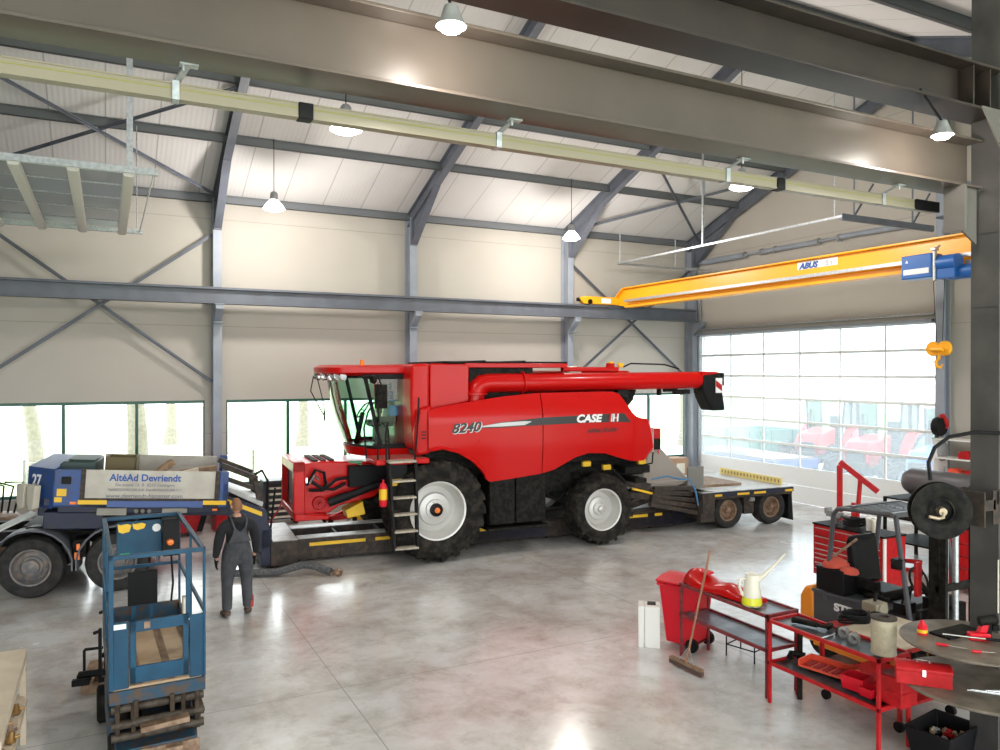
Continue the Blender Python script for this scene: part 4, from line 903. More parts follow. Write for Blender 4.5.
# figure faces +y (away from the camera); x to its right
def limbs(k=0.0, feet=True):
    leg = lambda s: [(0, 0, .97, (.15+k, .115+k)), (s*.10, 0, .86, (.105+k, .11+k)), (s*.125, 0, .68, .088+k), (s*.14, .015, .50, .066+k), (s*.145, 0, .36, .062+k), (s*.15, -.02, .12, .045+k)]
    return leg
pel = (0, 0, .97, (.155, .115))
body = skinmesh('body', [
    [(0, 0, .97, (.135, .10)), (0, 0, 1.12, (.125, .09)), (0, .005, 1.30, (.15, .10)), (0, .0, 1.42, (.12, .085)), (0, .01, 1.50, (.062, .062)), (0, .02, 1.57, (.058, .06))],
    [(0, 0, .97, (.135, .10)), (.10, 0, .86, .095), (.125, 0, .68, .08), (.14, .015, .50, .058), (.145, 0, .36, .055), (.155, -.02, .12, .038), (.16, .0, .06, .035), (.18, .12, .035, .03)],
    [(0, 0, .97, (.135, .10)), (-.10, 0, .86, .095), (-.125, 0, .68, .08), (-.14, .015, .50, .058), (-.145, 0, .36, .055), (-.155, -.02, .12, .038), (-.16, .0, .06, .035), (-.18, .12, .035, .03)],
    [(0, .0, 1.42, (.12, .085)), (.19, 0, 1.40, .06), (.252, -.01, 1.24, .048), (.285, .0, 1.10, .042), (.28, .06, .90, .030), (.282, .08, .845, .03)],
    [(0, .0, 1.42, (.12, .085)), (-.19, 0, 1.40, .06), (-.252, -.01, 1.24, .048), (-.285, .0, 1.10, .042), (-.28, .06, .90, .030), (-.282, .08, .845, .03)]], SKIN)
body.parent = P
# head with face, joined smoothly to the neck as one mesh with the body
import bmesh
hd = MB(); n, mm_ = 20, 16; vs = []
for j in range(mm_+1):
    t = PI*j/mm_
    for i in range(n):
        a = 2*PI*i/n; x = math.sin(t)*math.sin(a); y = math.sin(t)*math.cos(a); z = math.cos(t)
        sx_, sy_, sz_ = .076, .098, .122
        X_ = x*sx_; Y_ = y*sy_; Z_ = z*sz_
        if z < 0: X_ *= 1-.28*(-z)**1.5; Y_ = Y_*(1-.15*-z) + .012*-z
        if y > .8 and -.45 < z < .1: Y_ += .022*max(0, 1-abs(x)*5)*(1 if z < -.05 else .4)   # nose
        if y > .6 and .0 < z < .22 and .15 < abs(x) < .55: Y_ -= .010                       # eye sockets
        if y > .7 and -.68 < z < -.5 and abs(x) < .35: Y_ += .004                            # lips
        vs.append((X_, .025+Y_, 1.66+Z_))
fs = [(j*n+i, j*n+(i+1) % n, (j+1)*n+(i+1) % n, (j+1)*n+i) for j in range(mm_) for i in range(n)]
hd.add(vs, fs)
for s in (-1, 1): hd.lathe([(.001, .014), (.018, .014), (.03, .006), (.032, 0), (.02, -.004)], (s*.074, .015, 1.655), (s, -.25, 0), 12)
ho = hd.build('head', SKIN, None, smooth=80)
bm = bmesh.new(); bm.from_mesh(body.data); bm.from_mesh(ho.data); bm.to_mesh(body.data); bm.free(); bpy.data.objects.remove(ho)
hb = MB(); vs = []
for j in range(11):
    t = R(118)*j/10
    for i in range(n):
        a = 2*PI*i/n; x = math.sin(t)*math.sin(a); y = math.sin(t)*math.cos(a); z = math.cos(t)
        if y > .35: 
            tt = min(t, R(58)); x = math.sin(tt)*math.sin(a); y = math.sin(tt)*math.cos(a); z = math.cos(tt)
        vs.append((x*.0785, .025+y*.1005, 1.66+z*.1245))
hb.add(vs, [(j*n+i, j*n+(i+1) % n, (j+1)*n+(i+1) % n, (j+1)*n+i) for j in range(10) for i in range(n)]); hb.build('hair', HAIR, P, smooth=80)
hoodie = skinmesh('hoodie', [
    [(0, 0, 1.04, (.19, .13)), (0, 0, 1.16, (.185, .125)), (0, .005, 1.30, (.21, .135)), (0, -.005, 1.42, (.18, .115)), (0, -.01, 1.485, (.085, .085)), (0, -.01, 1.51, (.075, .08))],
    [(0, -.005, 1.42, (.18, .115)), (.20, 0, 1.40, .095), (.255, -.01, 1.25, .082), (.285, .0, 1.10, .072), (.30, .05, .94, .052), (.302, .06, .91, .05)],
    [(0, -.005, 1.42, (.18, .115)), (-.20, 0, 1.40, .095), (-.255, -.01, 1.25, .082), (-.285, .0, 1.10, .072), (-.30, .05, .94, .052), (-.302, .06, .91, .05)]], HOOD); hoodie.parent = P
m = MB(); m.path([(-.09, .03, 1.49), (-.085, -.05, 1.485), (-.05, -.11, 1.46), (0, -.135, 1.44), (.05, -.11, 1.46), (.085, -.05, 1.485), (.09, .03, 1.49)], [.03, .04, .05, .055, .05, .04, .03], 10); m.build('hood', HOOD, P, smooth=80)
ov = skinmesh('overalls', [
    [(0, 0, .98, (.20, .15)), (0, 0, 1.10, (.198, .142)), (0, 0, 1.17, (.19, .136))],
    [(0, 0, .98, (.20, .15)), (.115, 0, .86, .135), (.14, 0, .68, .115), (.145, .015, .50, .088), (.15, 0, .34, .086), (.155, -.015, .16, .078), (.155, -.015, .11, .076)],
    [(0, 0, .98, (.20, .15)), (-.115, 0, .86, .135), (-.14, 0, .68, .115), (-.145, .015, .50, .088), (-.15, 0, .34, .086), (-.155, -.015, .16, .078), (-.155, -.015, .11, .076)]], OVER); ov.parent = P
m = MB(); vs = []
bibp = [(-.17, 1.14, -.140), (-.11, 1.26, -.152), (-.085, 1.36, -.150), (0, 1.30, -.156), (.085, 1.36, -.150), (.11, 1.26, -.152), (.17, 1.14, -.140)]
n_ = len(bibp); vs = [(x, y, z) for x, z, y in bibp]+[(x, y+.05, z) for x, z, y in bibp]
m.add(vs, [tuple(range(n_)), tuple(range(2*n_-1, n_-1, -1))]+[(i, (i+1) % n_, n_+(i+1) % n_, n_+i) for i in range(n_)])
for s in (-1, 1): m.path([(s*.03, -.142, 1.29), (s*.085, -.150, 1.36), (s*.11, -.12, 1.46), (s*.11, -.03, 1.525), (s*.105, .06, 1.51), (s*.09, .125, 1.38)], .017, 6)
m.each('bib_straps', OVER, P, smooth=60)
m = MB(); 
for s in (-1, 1): m.cbox((s*.09, -.152, .92), (.12, .02, .13), (R(4), 0, 0))
m.each('back_pocket', OVER, P, bevel=.008)
m = MB(); m.cbox((.225, -.03, .22), (.02, .05, .14)); m.cbox((.20, -.085, .17), (.05, .012, .10), (0, 0, .4)); m.each('red_hem_patch', OVERP, P, bevel=.005)
for s in (-1, 1):
    m = MB(); m.m(0)
    o = skinmesh('boot', [[(s*.155, -.04, .12, .058), (s*.155, -.045, .06, .055), (s*.16, .03, .05, .05), (s*.175, .12, .045, .048), (s*.185, .18, .038, .038)]], SHOE); o.parent = P
    zmin = min(v.co.z for v in o.data.vertices)
    for v in o.data.vertices: v.co.z = max(v.co.z, .004) 
    hx, hy, hz = s*.283, .085, .84
    o = skinmesh('glove', [[(hx, hy-.01, hz+.06, .040), (hx, hy, hz+.02, .044), (hx, hy+.01, hz-.02, (.024, .04))]]
        + [[(hx, hy+.01, hz-.02, (.024, .04)), (hx+s*.004, hy-.028+.019*k, hz-.06, .012), (hx-s*.0, hy-.026+.019*k, hz-.10+.006*abs(k-1.5), .0105), (hx-s*.018, hy-.02+.018*k, hz-.128+.008*abs(k-1.5), .0095)] for k in range(4)]
        + [[(hx, hy, hz+.02, .036), (hx-s*.015, hy+.045, hz-.01, .014), (hx-s*.02, hy+.055, hz-.05, .012)]], BLACK); o.parent = P

# ------------------------------------------------------------------ scissor lift
S = thing('scissor_lift', 'blue scissor lift with lowered platform, guard rails and plywood deck', 'scissor lift', (.02, 7.66, 0), 1.5)
W_, Ln, z0 = .81, 2.05, .86
m = MB(); m.box((0, -.0, z0-.14), (W_, Ln, z0-.02)); m.build('platform_frame', BLULR, S, bevel=.006)
m = MB(); m.box((.03, .03, z0-.02), (W_-.03, Ln-.03, z0)); m.box((.03, .6, z0), (W_-.03, .615, z0+.003)); m.build('plywood_deck', WOOD, S)
m = MB(); m.box((.2, .03, z0), (.28, Ln-.05, z0+.006)); m.box((.48, .03, z0), (.55, Ln-.05, z0+.006)); m.each('deck_strip', WOODD, S)
m = MB()
m.box((0, 0, z0), (.03, Ln, z0+.16)); m.box((W_-.03, 0, z0), (W_, Ln, z0+.16)); m.box((0, Ln-.03, z0), (W_, Ln, z0+.18)); m.each('toe_board', BLULR, S, bevel=.004)
m = MB(); m.box((0.0, -.01, z0-.0), (.16, .015, z0+.60)); m.box((W_-.14, -.01, z0), (W_, .015, z0+.58)); m.box((0, 0, z0), (.02, .14, z0+.58)); m.box((W_-.02, 0, z0), (W_, .14, z0+.55)); m.each('corner_plate', BLUL, S, bevel=.004)
m = MB(); zt2 = z0+1.2
for (x, y) in ((0, 0), (W_, 0), (0, Ln), (W_, Ln), (0, 1.0), (W_, 1.0)): m.box((x-.022 if x else 0, y-.02, z0), (x if x else .04, y+.02, zt2))
m.box((0, -.02, zt2-.04), (W_, .02, zt2)); m.box((0, Ln-.02, zt2-.04), (W_, Ln+.02, zt2)); m.box((0, 0, zt2-.04), (.04, Ln, zt2)); m.box((W_-.04, 0, zt2-.04), (W_, Ln, zt2))
m.box((0, 0, z0+.6), (.03, Ln, z0+.635)); m.box((W_-.03, 0, z0+.6), (W_, Ln, z0+.635)); m.box((0, Ln-.015, z0+.6), (W_, Ln+.015, z0+.635)); m.box((W_-.17, 0, z0+.55), (W_-.13, .03, zt2))
m.build('guard_rail', BLUL, S, bevel=.004)
m = MB(); g0, g1 = .17, W_-.15
m.box((g0, -.03, z0+.50), (g1, 0, z0+.60)); m.box((g0, -.03, z0+.04), (g1, 0, z0+.19)); m.box((g0, -.03, z0+.04), (g0+.05, 0, z0+.6)); m.box((g1-.05, -.03, z0+.04), (g1, 0, z0+.6)); gate = m.build('gate', BLUL, S, bevel=.005)
MB().cbox((g0+.14, -.035, z0+.555), (.05, .01, .06)).build('gate_latch', RUSTB, gate)
MB().box((.01, -.015, z0+.54), (.14, -.011, z0+.585)).build('white_plate', TXTW, S)
m = MB(); m.box((.14, Ln-.06, z0+.72), (.62, Ln-.03, z0+1.14)); m.build('control_panel', BLUL, S, bevel=.008)
for a_, b_, c_ in ((.16, .29, .085), (.31, .44, .06)):
    m = MB(); m.prism([(a_, z0+1.12-c_), (a_+.04, z0+1.10-c_), (b_-.02, z0+1.115-c_), (b_, z0+1.10), (b_-.04, z0+1.12), (a_+.02, z0+1.11), (a_-.01, z0+1.12)], Ln-.064, Ln-.06, 'xz'); m.build('torn_yellow_sticker', YELT, S)
m = MB(); m.lathe([(.001, 0), (.045, 0), (.045, .004)], (.55, Ln-.062, z0+1.05), (0, -1, 0), 16); m.build('round_sticker', TXTW, S)
MB().box((.17, Ln-.064, z0+.73), (.27, Ln-.06, z0+.79)).build('green_sticker', mat('green_sticker', (.02, .3, .1), .5), S)
m = MB(); m.box((.60, Ln-.22, z0+.74), (.78, Ln-.03, z0+1.16)); m.build('control_box', BLACK, S, bevel=.01)
m = MB(); m.lathe([(.001, .04), (.03, .035), (.04, 0)], (.68, Ln-.22, z0+.90), (0, -1, 0), 12); m.build('emergency_button', ORL, S)
m = MB(); m.path([(.7, Ln-.12, z0+.74), (.72, Ln-.1, z0+.4), (.70, Ln-.1, z0+.2)], .012); m.build('control_cable', BLACK, S)
m = MB(); m.box((.24, Ln-.3, z0+.25), (.54, Ln-.24, z0+.62)); m.build('document_case', BLACK, S, bevel=.008)
m = MB(); m.box((.28, Ln-.29, z0), (.32, Ln-.25, z0+.25)); m.box((.46, Ln-.29, z0), (.50, Ln-.25, z0+.25)); m.each('case_leg', BLUL, S)
m = MB(); m.box((W_-.035, .9, z0+.3), (W_-.1, 1.0, z0+.5)); m.build('socket_box', CREAM, S, bevel=.01)
m = MB()
for x in (.07, .20, .62, .74):
    m.bar((x, .12, .68), (x, Ln-.1, .52), .03, .09, up=(1, 0, 0)); m.bar((x+.035, .12, .48), (x+.035, Ln-.1, .64), .03, .09, up=(1, 0, 0)); m.box((x-.02, .02, .44), (x+.02, .16, .72))
m.box((.2, -.02, .58), (.24, .12, .74)); m.box((.5, -.02, .58), (.54, .12, .74))
m.each('scissor_arm', mat('scissor_rust', (.022, .016, .011), .6, col2=(.06, .04, .026), spec=.2, scale=14), S, bevel=.005)
m = MB()
for (y, z) in ((.07, .66), (.05, .52), (.07, .40)): m.tube((.02, y, z), (.80, y, z), .04, 14)
m.each('pivot_tube', mat('pivot_grey_rust', (.075, .06, .045), .5, col2=(.035, .025, .018), spec=.2, scale=15), S)
m = MB(); m.bar((.25, -.06, .50), (.66, -.06, .52), .12, .05); m.build('rusty_step', RUSTB, S, bevel=.01)
m = MB(); m.box((.05, -.12, .12), (.72, Ln+.05, .36)); m.box((-.0, .25, .2), (.07, 1.35, .52)); m.box((.72, .4, .2), (.82, 1.5, .50)); m.box((.0, -.2, .1), (.82, -.1, .2)); m.build('chassis', BLULR, S, bevel=.01)
m = MB(); m.box((.08, -.14, .16), (.74, -.11, .34)); m.cbox((.3, -.17, .25), (.1, .1, .14)); m.cbox((.52, -.17, .25), (.14, .1, .18)); m.build('pothole_bracket', RUSTB, S, bevel=.008)
for x, y in ((-.02, 1.50), (.74, 1.75), (.05, .25), (.70, .25)):
    s = -1 if x < 0 else 1
    m = MB(); m.lathe([(.001, -.05), (.16, -.05), (.19, -.03), (.19, .03), (.16, .05), (.001, .05)], (0, 0, 0), (1, 0, 0), 20); m.build('wheel', RUB, S, loc=(x, y, .19))

# ------------------------------------------------------------------ pallet fork attachment on a pallet
PF = thing('pallet', 'low wooden pallet on the floor left of the blue scissor lift', 'pallet', (-.26, 10.0, 0), -6)
m = MB()
for y in (0, .35, .7): m.box((0, y, 0), (.8, y+.1, .1))
for k in range(5): m.box((k*.17, 0, .1), (k*.17+.12, .8, .125))
m.build('pallet_boards', WOODD, PF, bevel=.003)
FA = thing('fork_carriage', 'black forklift fork carriage lying on the pallet beside the scissor lift', 'fork attachment', (-.26, 10.0, .125), -6)
m = MB(); m.bar((.0, .12, .06), (.8, .12, .06), .05, .05); m.bar((-.02, -.02, .13), (.8, -.02, .13), .05, .05)
m.bar((-.05, .1, .05), (.1, .1, .05), .07); m.bar((-.08, -.06, .05), (.1, -.06, .05), .07); m.each('fork_bar', BLACK, FA, bevel=.006)
m = MB(); 
for x, y, h in ((.2, .0, .62), (.22, .35, .75)): m.bar((x, y, .0), (x, y, h), .05, .035); m.bar((x, y, h-.03), (x-.07, y, h-.05), .035); m.bar((x, y, .03), (x+.55, y, .03), .05)
m.bar((.0, .3, .3), (.2, .3, .3), .03); m.bar((.0, .3, .05), (.0, .3, .3), .03); m.bar((.2, .18, .25), (.6, .18, .25), .05); m.build('fork_upright', BLACK, FA, bevel=.006)

# ------------------------------------------------------------------ wooden workbench at the lower left
TB = thing('wooden_bench', 'pale wooden two tier bench at the lower left corner', 'bench', (-.70, 9.0, 0))
TB.scale = (1, 1, 1.04)
m = MB(); m.box((-1.3, -2.2, .87), (0, 0, .9)); m.build('bench_top', WOODP, TB, bevel=.003)
m = MB(); m.box((-1.3, -2.2, .44), (-.02, -.02, .47)); m.box((-.03, -2.2, .82), (0, 0, .87)); m.box((-.03, -2.2, .40), (0, 0, .44)); m.build('lower_shelf', WOODP, TB, bevel=.003)
for x in (-1.25, -.06):
    for y in (-2.15, -.07): MB().box((x, y, 0), (x+.055, y+.055, .87)).build('leg', WOODP, TB, bevel=.003)
m = MB(); m.tube((-.18, -.12, 0), (-.18, -.12, .85), .02); m.bar((-.7, -.12, .5), (-.18, -.12, .5), .03); m.build('black_support', BLACK, TB)
random.seed(3)
for k in range(9):
    x = -.9+random.random()*.12-.05+(k % 3)*.05; y = 7.2+k*.16
    m = MB(); m.lathe([(.001, 0), (.04, 0), (.045, .02), (.03, .05), (.02, .09), (.001, .09)], (0, 0, 0), (random.random()*.3, random.random()*.3, 1), 10); m.tube((0, 0, .03), (.07, .03, .04), .014, 8)
    tag(m.build('brass_fitting', RUSTB if k % 2 else mat('brass_%d' % k, (.35, .2, .07), .4, metal=.6), None, loc=(x+.06, y, .492)), 'rusty brass pipe fitting on the lower shelf of the wooden bench', 'pipe fitting', 'fittings on the lower shelf of the wooden bench')
tag(MB().cbox((0, 0, 0), (.25, .3, .05)).build('red_case', RED2, None, .01, loc=(-.95, 8.45, .50)), 'small flat red case on the lower shelf of the wooden bench', 'case') if False else None
# ------------------------------------------------------------------ things by the far wall
X = thing('drawer_trolley', 'tall dark tool trolley with pale drawers behind the combine feeder', 'tool trolley', (3.35, 18.9, 0))
m = MB(); m.box((0, 0, .12), (.12, .55, 1.05)); m.box((.12, .12, .12), (.85, .55, 1.05)); m.box((0, 0, 1.02), (.87, .55, 1.08)); m.box((.82, 0, .12), (.87, .55, 1.05)); m.build('trolley_body', mat('dark_trolley', (.03, .035, .045), .45), X, bevel=.01)
for k in range(6): MB().box((.14, .02, .17+.14*k), (.80, .14, .21+.14*k)).each('drawer_tray', CREAM, X, bevel=.005)
m = MB()
for x in (.08, .78):
    for y in (.08, .48): m.tube((x, y-.02, .06), (x, y+.02, .06), .06, 14); m.box((x-.02, y-.02, .06), (x+.02, y+.02, .12))
m.build('castor', BLACK, X)
def jack(x, y, rz, label, s=1):
    t = thing('trolley_jack', label, 'trolley jack', (x, y, 0), rz)
    m = MB(); m.box((0, -.15, .08), (.75, -.12, .2)); m.box((0, .12, .08), (.75, .15, .2)); m.box((0, -.15, .08), (.1, .15, .16)); m.bar((.1, 0, .14), (.55, 0, .28), .09, .05); m.each('jack_frame', RED2, t, bevel=.008)
    m = MB(); m.lathe([(.001, .03), (.06, .03), (.06, 0), (.001, 0)], (.55, 0, .29), (0, 0, 1), 14); m.build('saddle', BLK2, t)
    for (a, b) in ((.06, -.18), (.06, .18), (.7, -.17), (.7, .17)): MB().tube((a, b-.02, .06), (a, b+.02, .06), .06, 14).build('wheel', BLACK, t)
    m = MB(); m.path([(.05, 0, .2), (-.15*s, 0, .5), (-.3*s, 0, .95)], .018); m.build('handle', RED2, t)
jack(3.45, 18.35, 165, 'red trolley jack on the floor in front of the dark drawer trolley')
jack(4.75, 18.6, 10, 'low red trolley jack on the floor behind the combine feeder')
t = thing('red_machine', 'red rectangular machine cabinet beyond the man and the lorry mudguard', 'machine', (1.32, 18.5, 0), 6)
m = MB(); m.prism([(-.9, .08), (.62, .08), (.85, .9), (.80, .98), (-.9, .98)], 0, .7); m.build('machine_cover', RED2, t, bevel=.03)
m = MB(); m.prism([(.50, .10), (.62, .08), (.86, .92), (.74, .94)], -.02, .0); m.box((-.85, -.01, .9), (.7, 0, .93)); m.build('black_trim', BLACK, t)
m = MB(); m.box((.95, .1, 0), (1.05, .6, .95)); m.prism([(1.05, 0), (1.3, 0), (1.2, .95), (1.05, .95)], .1, .6); m.box((-.8, 0, 0), (-.7, .6, .08)); m.box((.4, 0, 0), (.5, .6, .08)); m.each('side_stand', RED2, t, bevel=.01)
tag(MB().prism([(0, 0), (.65, 0), (.55, .42), (.1, .42)], 0, .5).build('yellow_crate', YELT, None, .02, loc=(5.55, 18.7, 0)), 'yellow tapered crate on the floor behind the feeder house', 'crate')
# junk and tree-like hose bundle at left edge
random.seed(11)
t = thing('scrap_pile', 'heap of rusty brown chain and scrap at the far left edge', 'scrap heap', (-1.9, 17.6, 0))
m = MB()
for k in range(46):
    a = random.random()*2*PI; r_ = random.random()*.75; z = .1+random.random()*1.0*(1-r_*.8)
    m.cbox((r_*math.cos(a), r_*math.sin(a), z), (.28*random.random()+.08, .22*random.random()+.06, .2*random.random()+.05), (random.random()*3, random.random()*3, random.random()*3))
m.lathe([(.8, 0), (.75, .5), (.4, .95), (.001, 1.0)], (0, 0, 0), (0, 0, 1), 12)
m.build('rusty_scrap', RUSTB, t, bevel=.01); t['kind'] = 'stuff'
m = MB()
for k in range(7): m.path([(-.3+k*.1, 0, .9), (-.35+.12*k, 0, 1.2), (-.5+.16*k, .1, 1.45+.1*random.random()), (-.45+.1*k, .1, 1.55)], .02, 6)
m.build('black_hose_ends', BLACK, t)

# floor hose bundle
t = thing('sleeved_hose_bundle', 'thick grey black sleeved hose bundle lying on the floor by the man', 'hose bundle', (0, 0, 0))
m = MB(); pts = [(1.95, 14.55, .07), (2.4, 14.35, .07), (2.75, 14.2, .08), (3.0, 14.15, .14), (3.2, 14.12, .18), (3.4, 14.0, .16), (3.52, 13.88, .1), (3.62, 13.78, .08)]
m.path(pts, .068, 12); m.build('hose_sleeve', mat('grey_sleeve', (.06, .06, .065), .8, col2=(.12, .12, .125), scale=30), t, smooth=80)
m = MB()
for k in range(5): m.cbox((3.66+.03*k, 13.76-.03*(k % 3), .05+.04*(k % 2)), (.1, .06, .06), (0, .3*k, .6*k))
m.build('hose_couplings', RUSTB, t, bevel=.006)

# ------------------------------------------------------------------ bin, box, broom, shelves
B = thing('wheelie_bin', 'bright red two wheeled waste bin at the end of the shelf', 'waste bin', (6.99, 8.13, 0), 20)
B.scale = (.84, .84, .88)
m = MB(); vs = []
for (z, a, b) in ((.06, .21, .24), (.9, .28, .33), (.98, .29, .34), (.98, .26, .31), (.1, .19, .22)): vs += [(-a, -b, z), (a, -b, z), (a, b, z), (-a, b, z)]
fs = [(j*4+i, j*4+(i+1) % 4, j*4+4+(i+1) % 4, j*4+4+i) for j in range(4) for i in range(4)]+[(3, 2, 1, 0), (16, 17, 18, 19)]
m.add(vs, fs); m.box((-.31, -.36, .92), (.31, -.33, .97)); m.box((-.31, .33, .92), (.31, .36, .97)); m.box((-.32, -.36, .92), (-.29, .36, .97)); m.box((.29, -.36, .92), (.32, .36, .97)); m.build('bin_body', REDP, B, bevel=.015)
m = MB(); m.prism([(-.34, .98), (.34, .98), (.32, 1.02), (.12, 1.07), (-.15, 1.06), (-.34, 1.01)], -.37, .37); m.build('lid', REDP, B, bevel=.015)
for x in (-.24, .27): 
    m = MB(); m.lathe([(.001, .03), (.05, .03), (.06, .04), (.10, .04), (.1, -.03), (.001, -.03)], (0, 0, 0), (-1 if x < 0 else 1, 0, 0), 20); m.build('wheel', BLACK, B, loc=(x, -.24, .1))
MB().tube((-.24, -.24, .1), (.27, -.24, .1), .012).build('axle', BLACK, B)
B = thing('polystyrene_box', 'white upright box with a dark slot beside the red waste bin', 'box', (6.52, 8.34, 0), -38)
B.scale = (.8, 1, 1)
m = MB(); m.box((-.17, -.11, 0), (-.07, .16, .56)); m.box((-.065, -.11, 0), (.19, .16, .555)); m.build('box_shell', WHITE, B, bevel=.012)
MB().box((-.02, -.02, .55), (.12, .12, .564)).build('dark_slot', BLACK, B)
B = thing('push_broom', 'wide brown push broom leaning on the end of the metal shelf', 'broom', (0, 0, 0))
hx, hy = 6.38, 7.42; rz = R(-88)
hd_ = Vector((math.cos(rz), math.sin(rz), 0)); 
m = MB(); a = Vector((hx, hy, .09))-hd_*.28; b = Vector((hx, hy, .09))+hd_*.28; m.bar(a, b, .07, .035, up=(0, 0, 1)); m.build('broom_head', WOODD, B, bevel=.01)
m = MB(); m.bar(a-Vector((0, 0, .04)), b-Vector((0, 0, .04)), .055, .055); m.build('bristles', mat('bristle_brown', (.10, .06, .05), .9), B)
m = MB(); m.tube((hx+.0, hy, .1), (6.62, 7.26, 1.5), .014); m.build('handle', mat('broom_handle', (.33, .16, .09), .5), B)
m = MB(); m.tube((hx-.13*hd_.x, hy-.13*hd_.y, .1), (hx+.03, hy-.02, .3), .005, 6); m.tube((hx+.13*hd_.x, hy+.13*hd_.y, .1), (hx+.03, hy-.02, .3), .005, 6); m.each('wire_brace', STEEL, B)
def shelf(name, label, x0, x1, y0, y1, zt, zl, fm, tm):
    t = thing(name, label, 'metal shelf', (x0, y0, 0)); W = x1-x0; D = y1-y0
    for x in (0, W-.04):
        for y in (0, D-.04): MB().box((x+.004, y+.004, 0), (x+.036, y+.036, zt)).build('leg', fm, t, bevel=.003)
    for z, nm in ((zt, 'top_tray'), (zl, 'lower_tray')):
        m = MB(); m.box((0, 0, z-.04), (W, .03, z)); m.box((0, D-.03, z-.04), (W, D, z)); m.box((0, 0, z-.04), (.03, D, z)); m.box((W-.03, 0, z-.04), (W, D, z)); fr = m.build('tray_frame', fm, t, bevel=.003)
        MB().box((.02, .02, z-.035), (W-.02, D-.02, z-.025)).build(nm, tm, fr)
    return t
shelf('tray_shelf', 'dark two tier metal shelf behind the broom, carrying the measuring jug', 6.64, 7.14, 6.36, 7.86, .95, .56, REDW, GREYW)
sh = shelf('tray_shelf', 'red two tier metal shelf with tools and the paper filter', 6.58, 7.06, 4.90, 6.30, .94, .47, RED2, mat('dark_shelf_tray', (.035, .045, .055), .3, metal=.3, col2=(.1, .12, .14), scale=4))
MB().tube((.40, 1.30, 0), (.40, 1.30, .9), .03, 10).build('steel_post', BLK2, sh)
# panel piece on the shelf
t = thing('red_body_panel', 'curved glossy red machine body panel lying on the dark shelf', 'body panel', (6.86, 7.21, .96), 0)
N_ = 16; vs = []
for j in range(N_+1):
    y = .62-1.0*j/N_
    for k in range(9):
        a = -1+k/4; wd = .24*(1-.35*(j/N_)) * (1 if j > 2 else .75+.08*j)
        h = .04+.10*(1-a*a)*(1-.5*j/N_)+.03*math.sin(j*.7)*(1-a*a)+(.03 if j < 3 else 0)*(1-a*a)
        vs.append((a*wd, y, h if abs(a) < 1 else .0))
off = len(vs); fs = []
for j in range(N_):
    for k in range(8): q = (j*9+k, j*9+k+1, (j+1)*9+k+1, (j+1)*9+k); fs.append(q)
m = MB(); m.add(vs, fs); o = m.build('panel_shell', RED, t, smooth=60); sd = o.modifiers.new('solid', 'SOLIDIFY'); sd.thickness = .012; sd.offset = -1
m = MB(); m.cbox((-.02, .35, .172), (.12, .14, .03), (0, -.1, 0)); m.build('raised_badge', REDP, t, bevel=.01)
# jug
J = thing('measuring_jug', 'white plastic measuring jug with spout holding yellow fluid', 'measuring jug', (6.76, 6.71, .955), 0)
JM = glassmat('milky_plastic', (.9, .88, .8), .05, .55)
m = MB(); m.lathe([(.001, 0), (.105, 0), (.115, .02), (.10, .14), (.085, .30), (.075, .36), (.08, .37), (.001, .372)], (0, 0, 0), (0, 0, 1), 24); m.build('jug_body', mat('milky_jug', (.78, .74, .62), .4), J)
m = MB(); m.lathe([(.106, .004), (.118, .02), (.108, .10)], (0, 0, 0), (0, 0, 1), 24); m.build('yellow_fluid', YLIQ, J)
m = MB(); m.path([(.02, -.05, .30), (.12, -.08, .36), (.22, -.12, .46), (.36, -.17, .60)], [.04, .025, .016, .010], 10); m.build('spout', CREAM, J)
m = MB(); m.path([(-.07, .03, .31), (-.14, .05, .31), (-.15, .05, .22), (-.10, .04, .12)], .016, 8); m.build('handle', CREAM, J)
tag(MB().cbox((0, 0, 0), (.12, .08, .06)).build('red_block', RED2, None, .01, loc=(6.98, 6.78, .96)), 'small red block on the shelf beside the measuring jug', 'block')
# wire stool under
t = thing('wire_stand', 'low black wire stand on the floor behind the dark shelf', 'wire stand', (7.3, 7.2, 0), 15)
m = MB(); 
for (x, y) in ((0, 0), (.35, 0), (0, .4), (.35, .4)): m.tube((x, y, 0), (x, y, .3), .010, 6)
for z in (.15, .3): m.path([(0, 0, z), (.35, 0, z), (.35, .4, z), (0, .4, z)], .009, 6, True)
m.build('wire_frame', BLACK, t)
# items on the red shelf
t = thing('paper_filter', 'cream cylindrical paper air filter standing on the red shelf', 'air filter', (6.78, 5.0, .94))
m = MB(); pr = [(.001, 0), (.115, 0)]
for k in range(6): pr += [(.118, .02+k*.055), (.112, .047+k*.055)]
pr += [(.118, .35)]; m.lathe(pr, (0, 0, 0), (0, 0, 1), 28); m.build('filter_paper', BEIGE, t)
m = MB(); m.lathe([(.055, .34), (.06, .355), (.118, .355), (.12, .34), (.12, .36), (.05, .365), (.05, .2)], (0, 0, 0), (0, 0, 1), 28); m.build('end_ring', RUST, t)
m = MB(); m.tube((-.16, 0, .035), (.1, 0, .035), .03, 12); m.tube((.1, 0, .035), (.2, 0, .035), .018, 10); m.tube((-.17, 0, .035), (-.15, 0, .035), .035, 12); tag(m.build('grease_gun', BLK2, None, loc=(6.82, 5.95, .92), rot=(0, 0, R(-70))), 'dark cylindrical grease gun with red end on the red shelf', 'grease gun')
random.seed(5)
labs = ['round grey pipe coupling on the red shelf nearest the paper filter', 'small black clamp on the red shelf by the grease gun', 'grey metal ring fitting in the middle of the red shelf', 'short dark elbow fitting between the grease gun and ring fitting', 'flat dark spanner lying on the red shelf edge', 'stubby brown bolt on the red shelf beside the ring fitting']
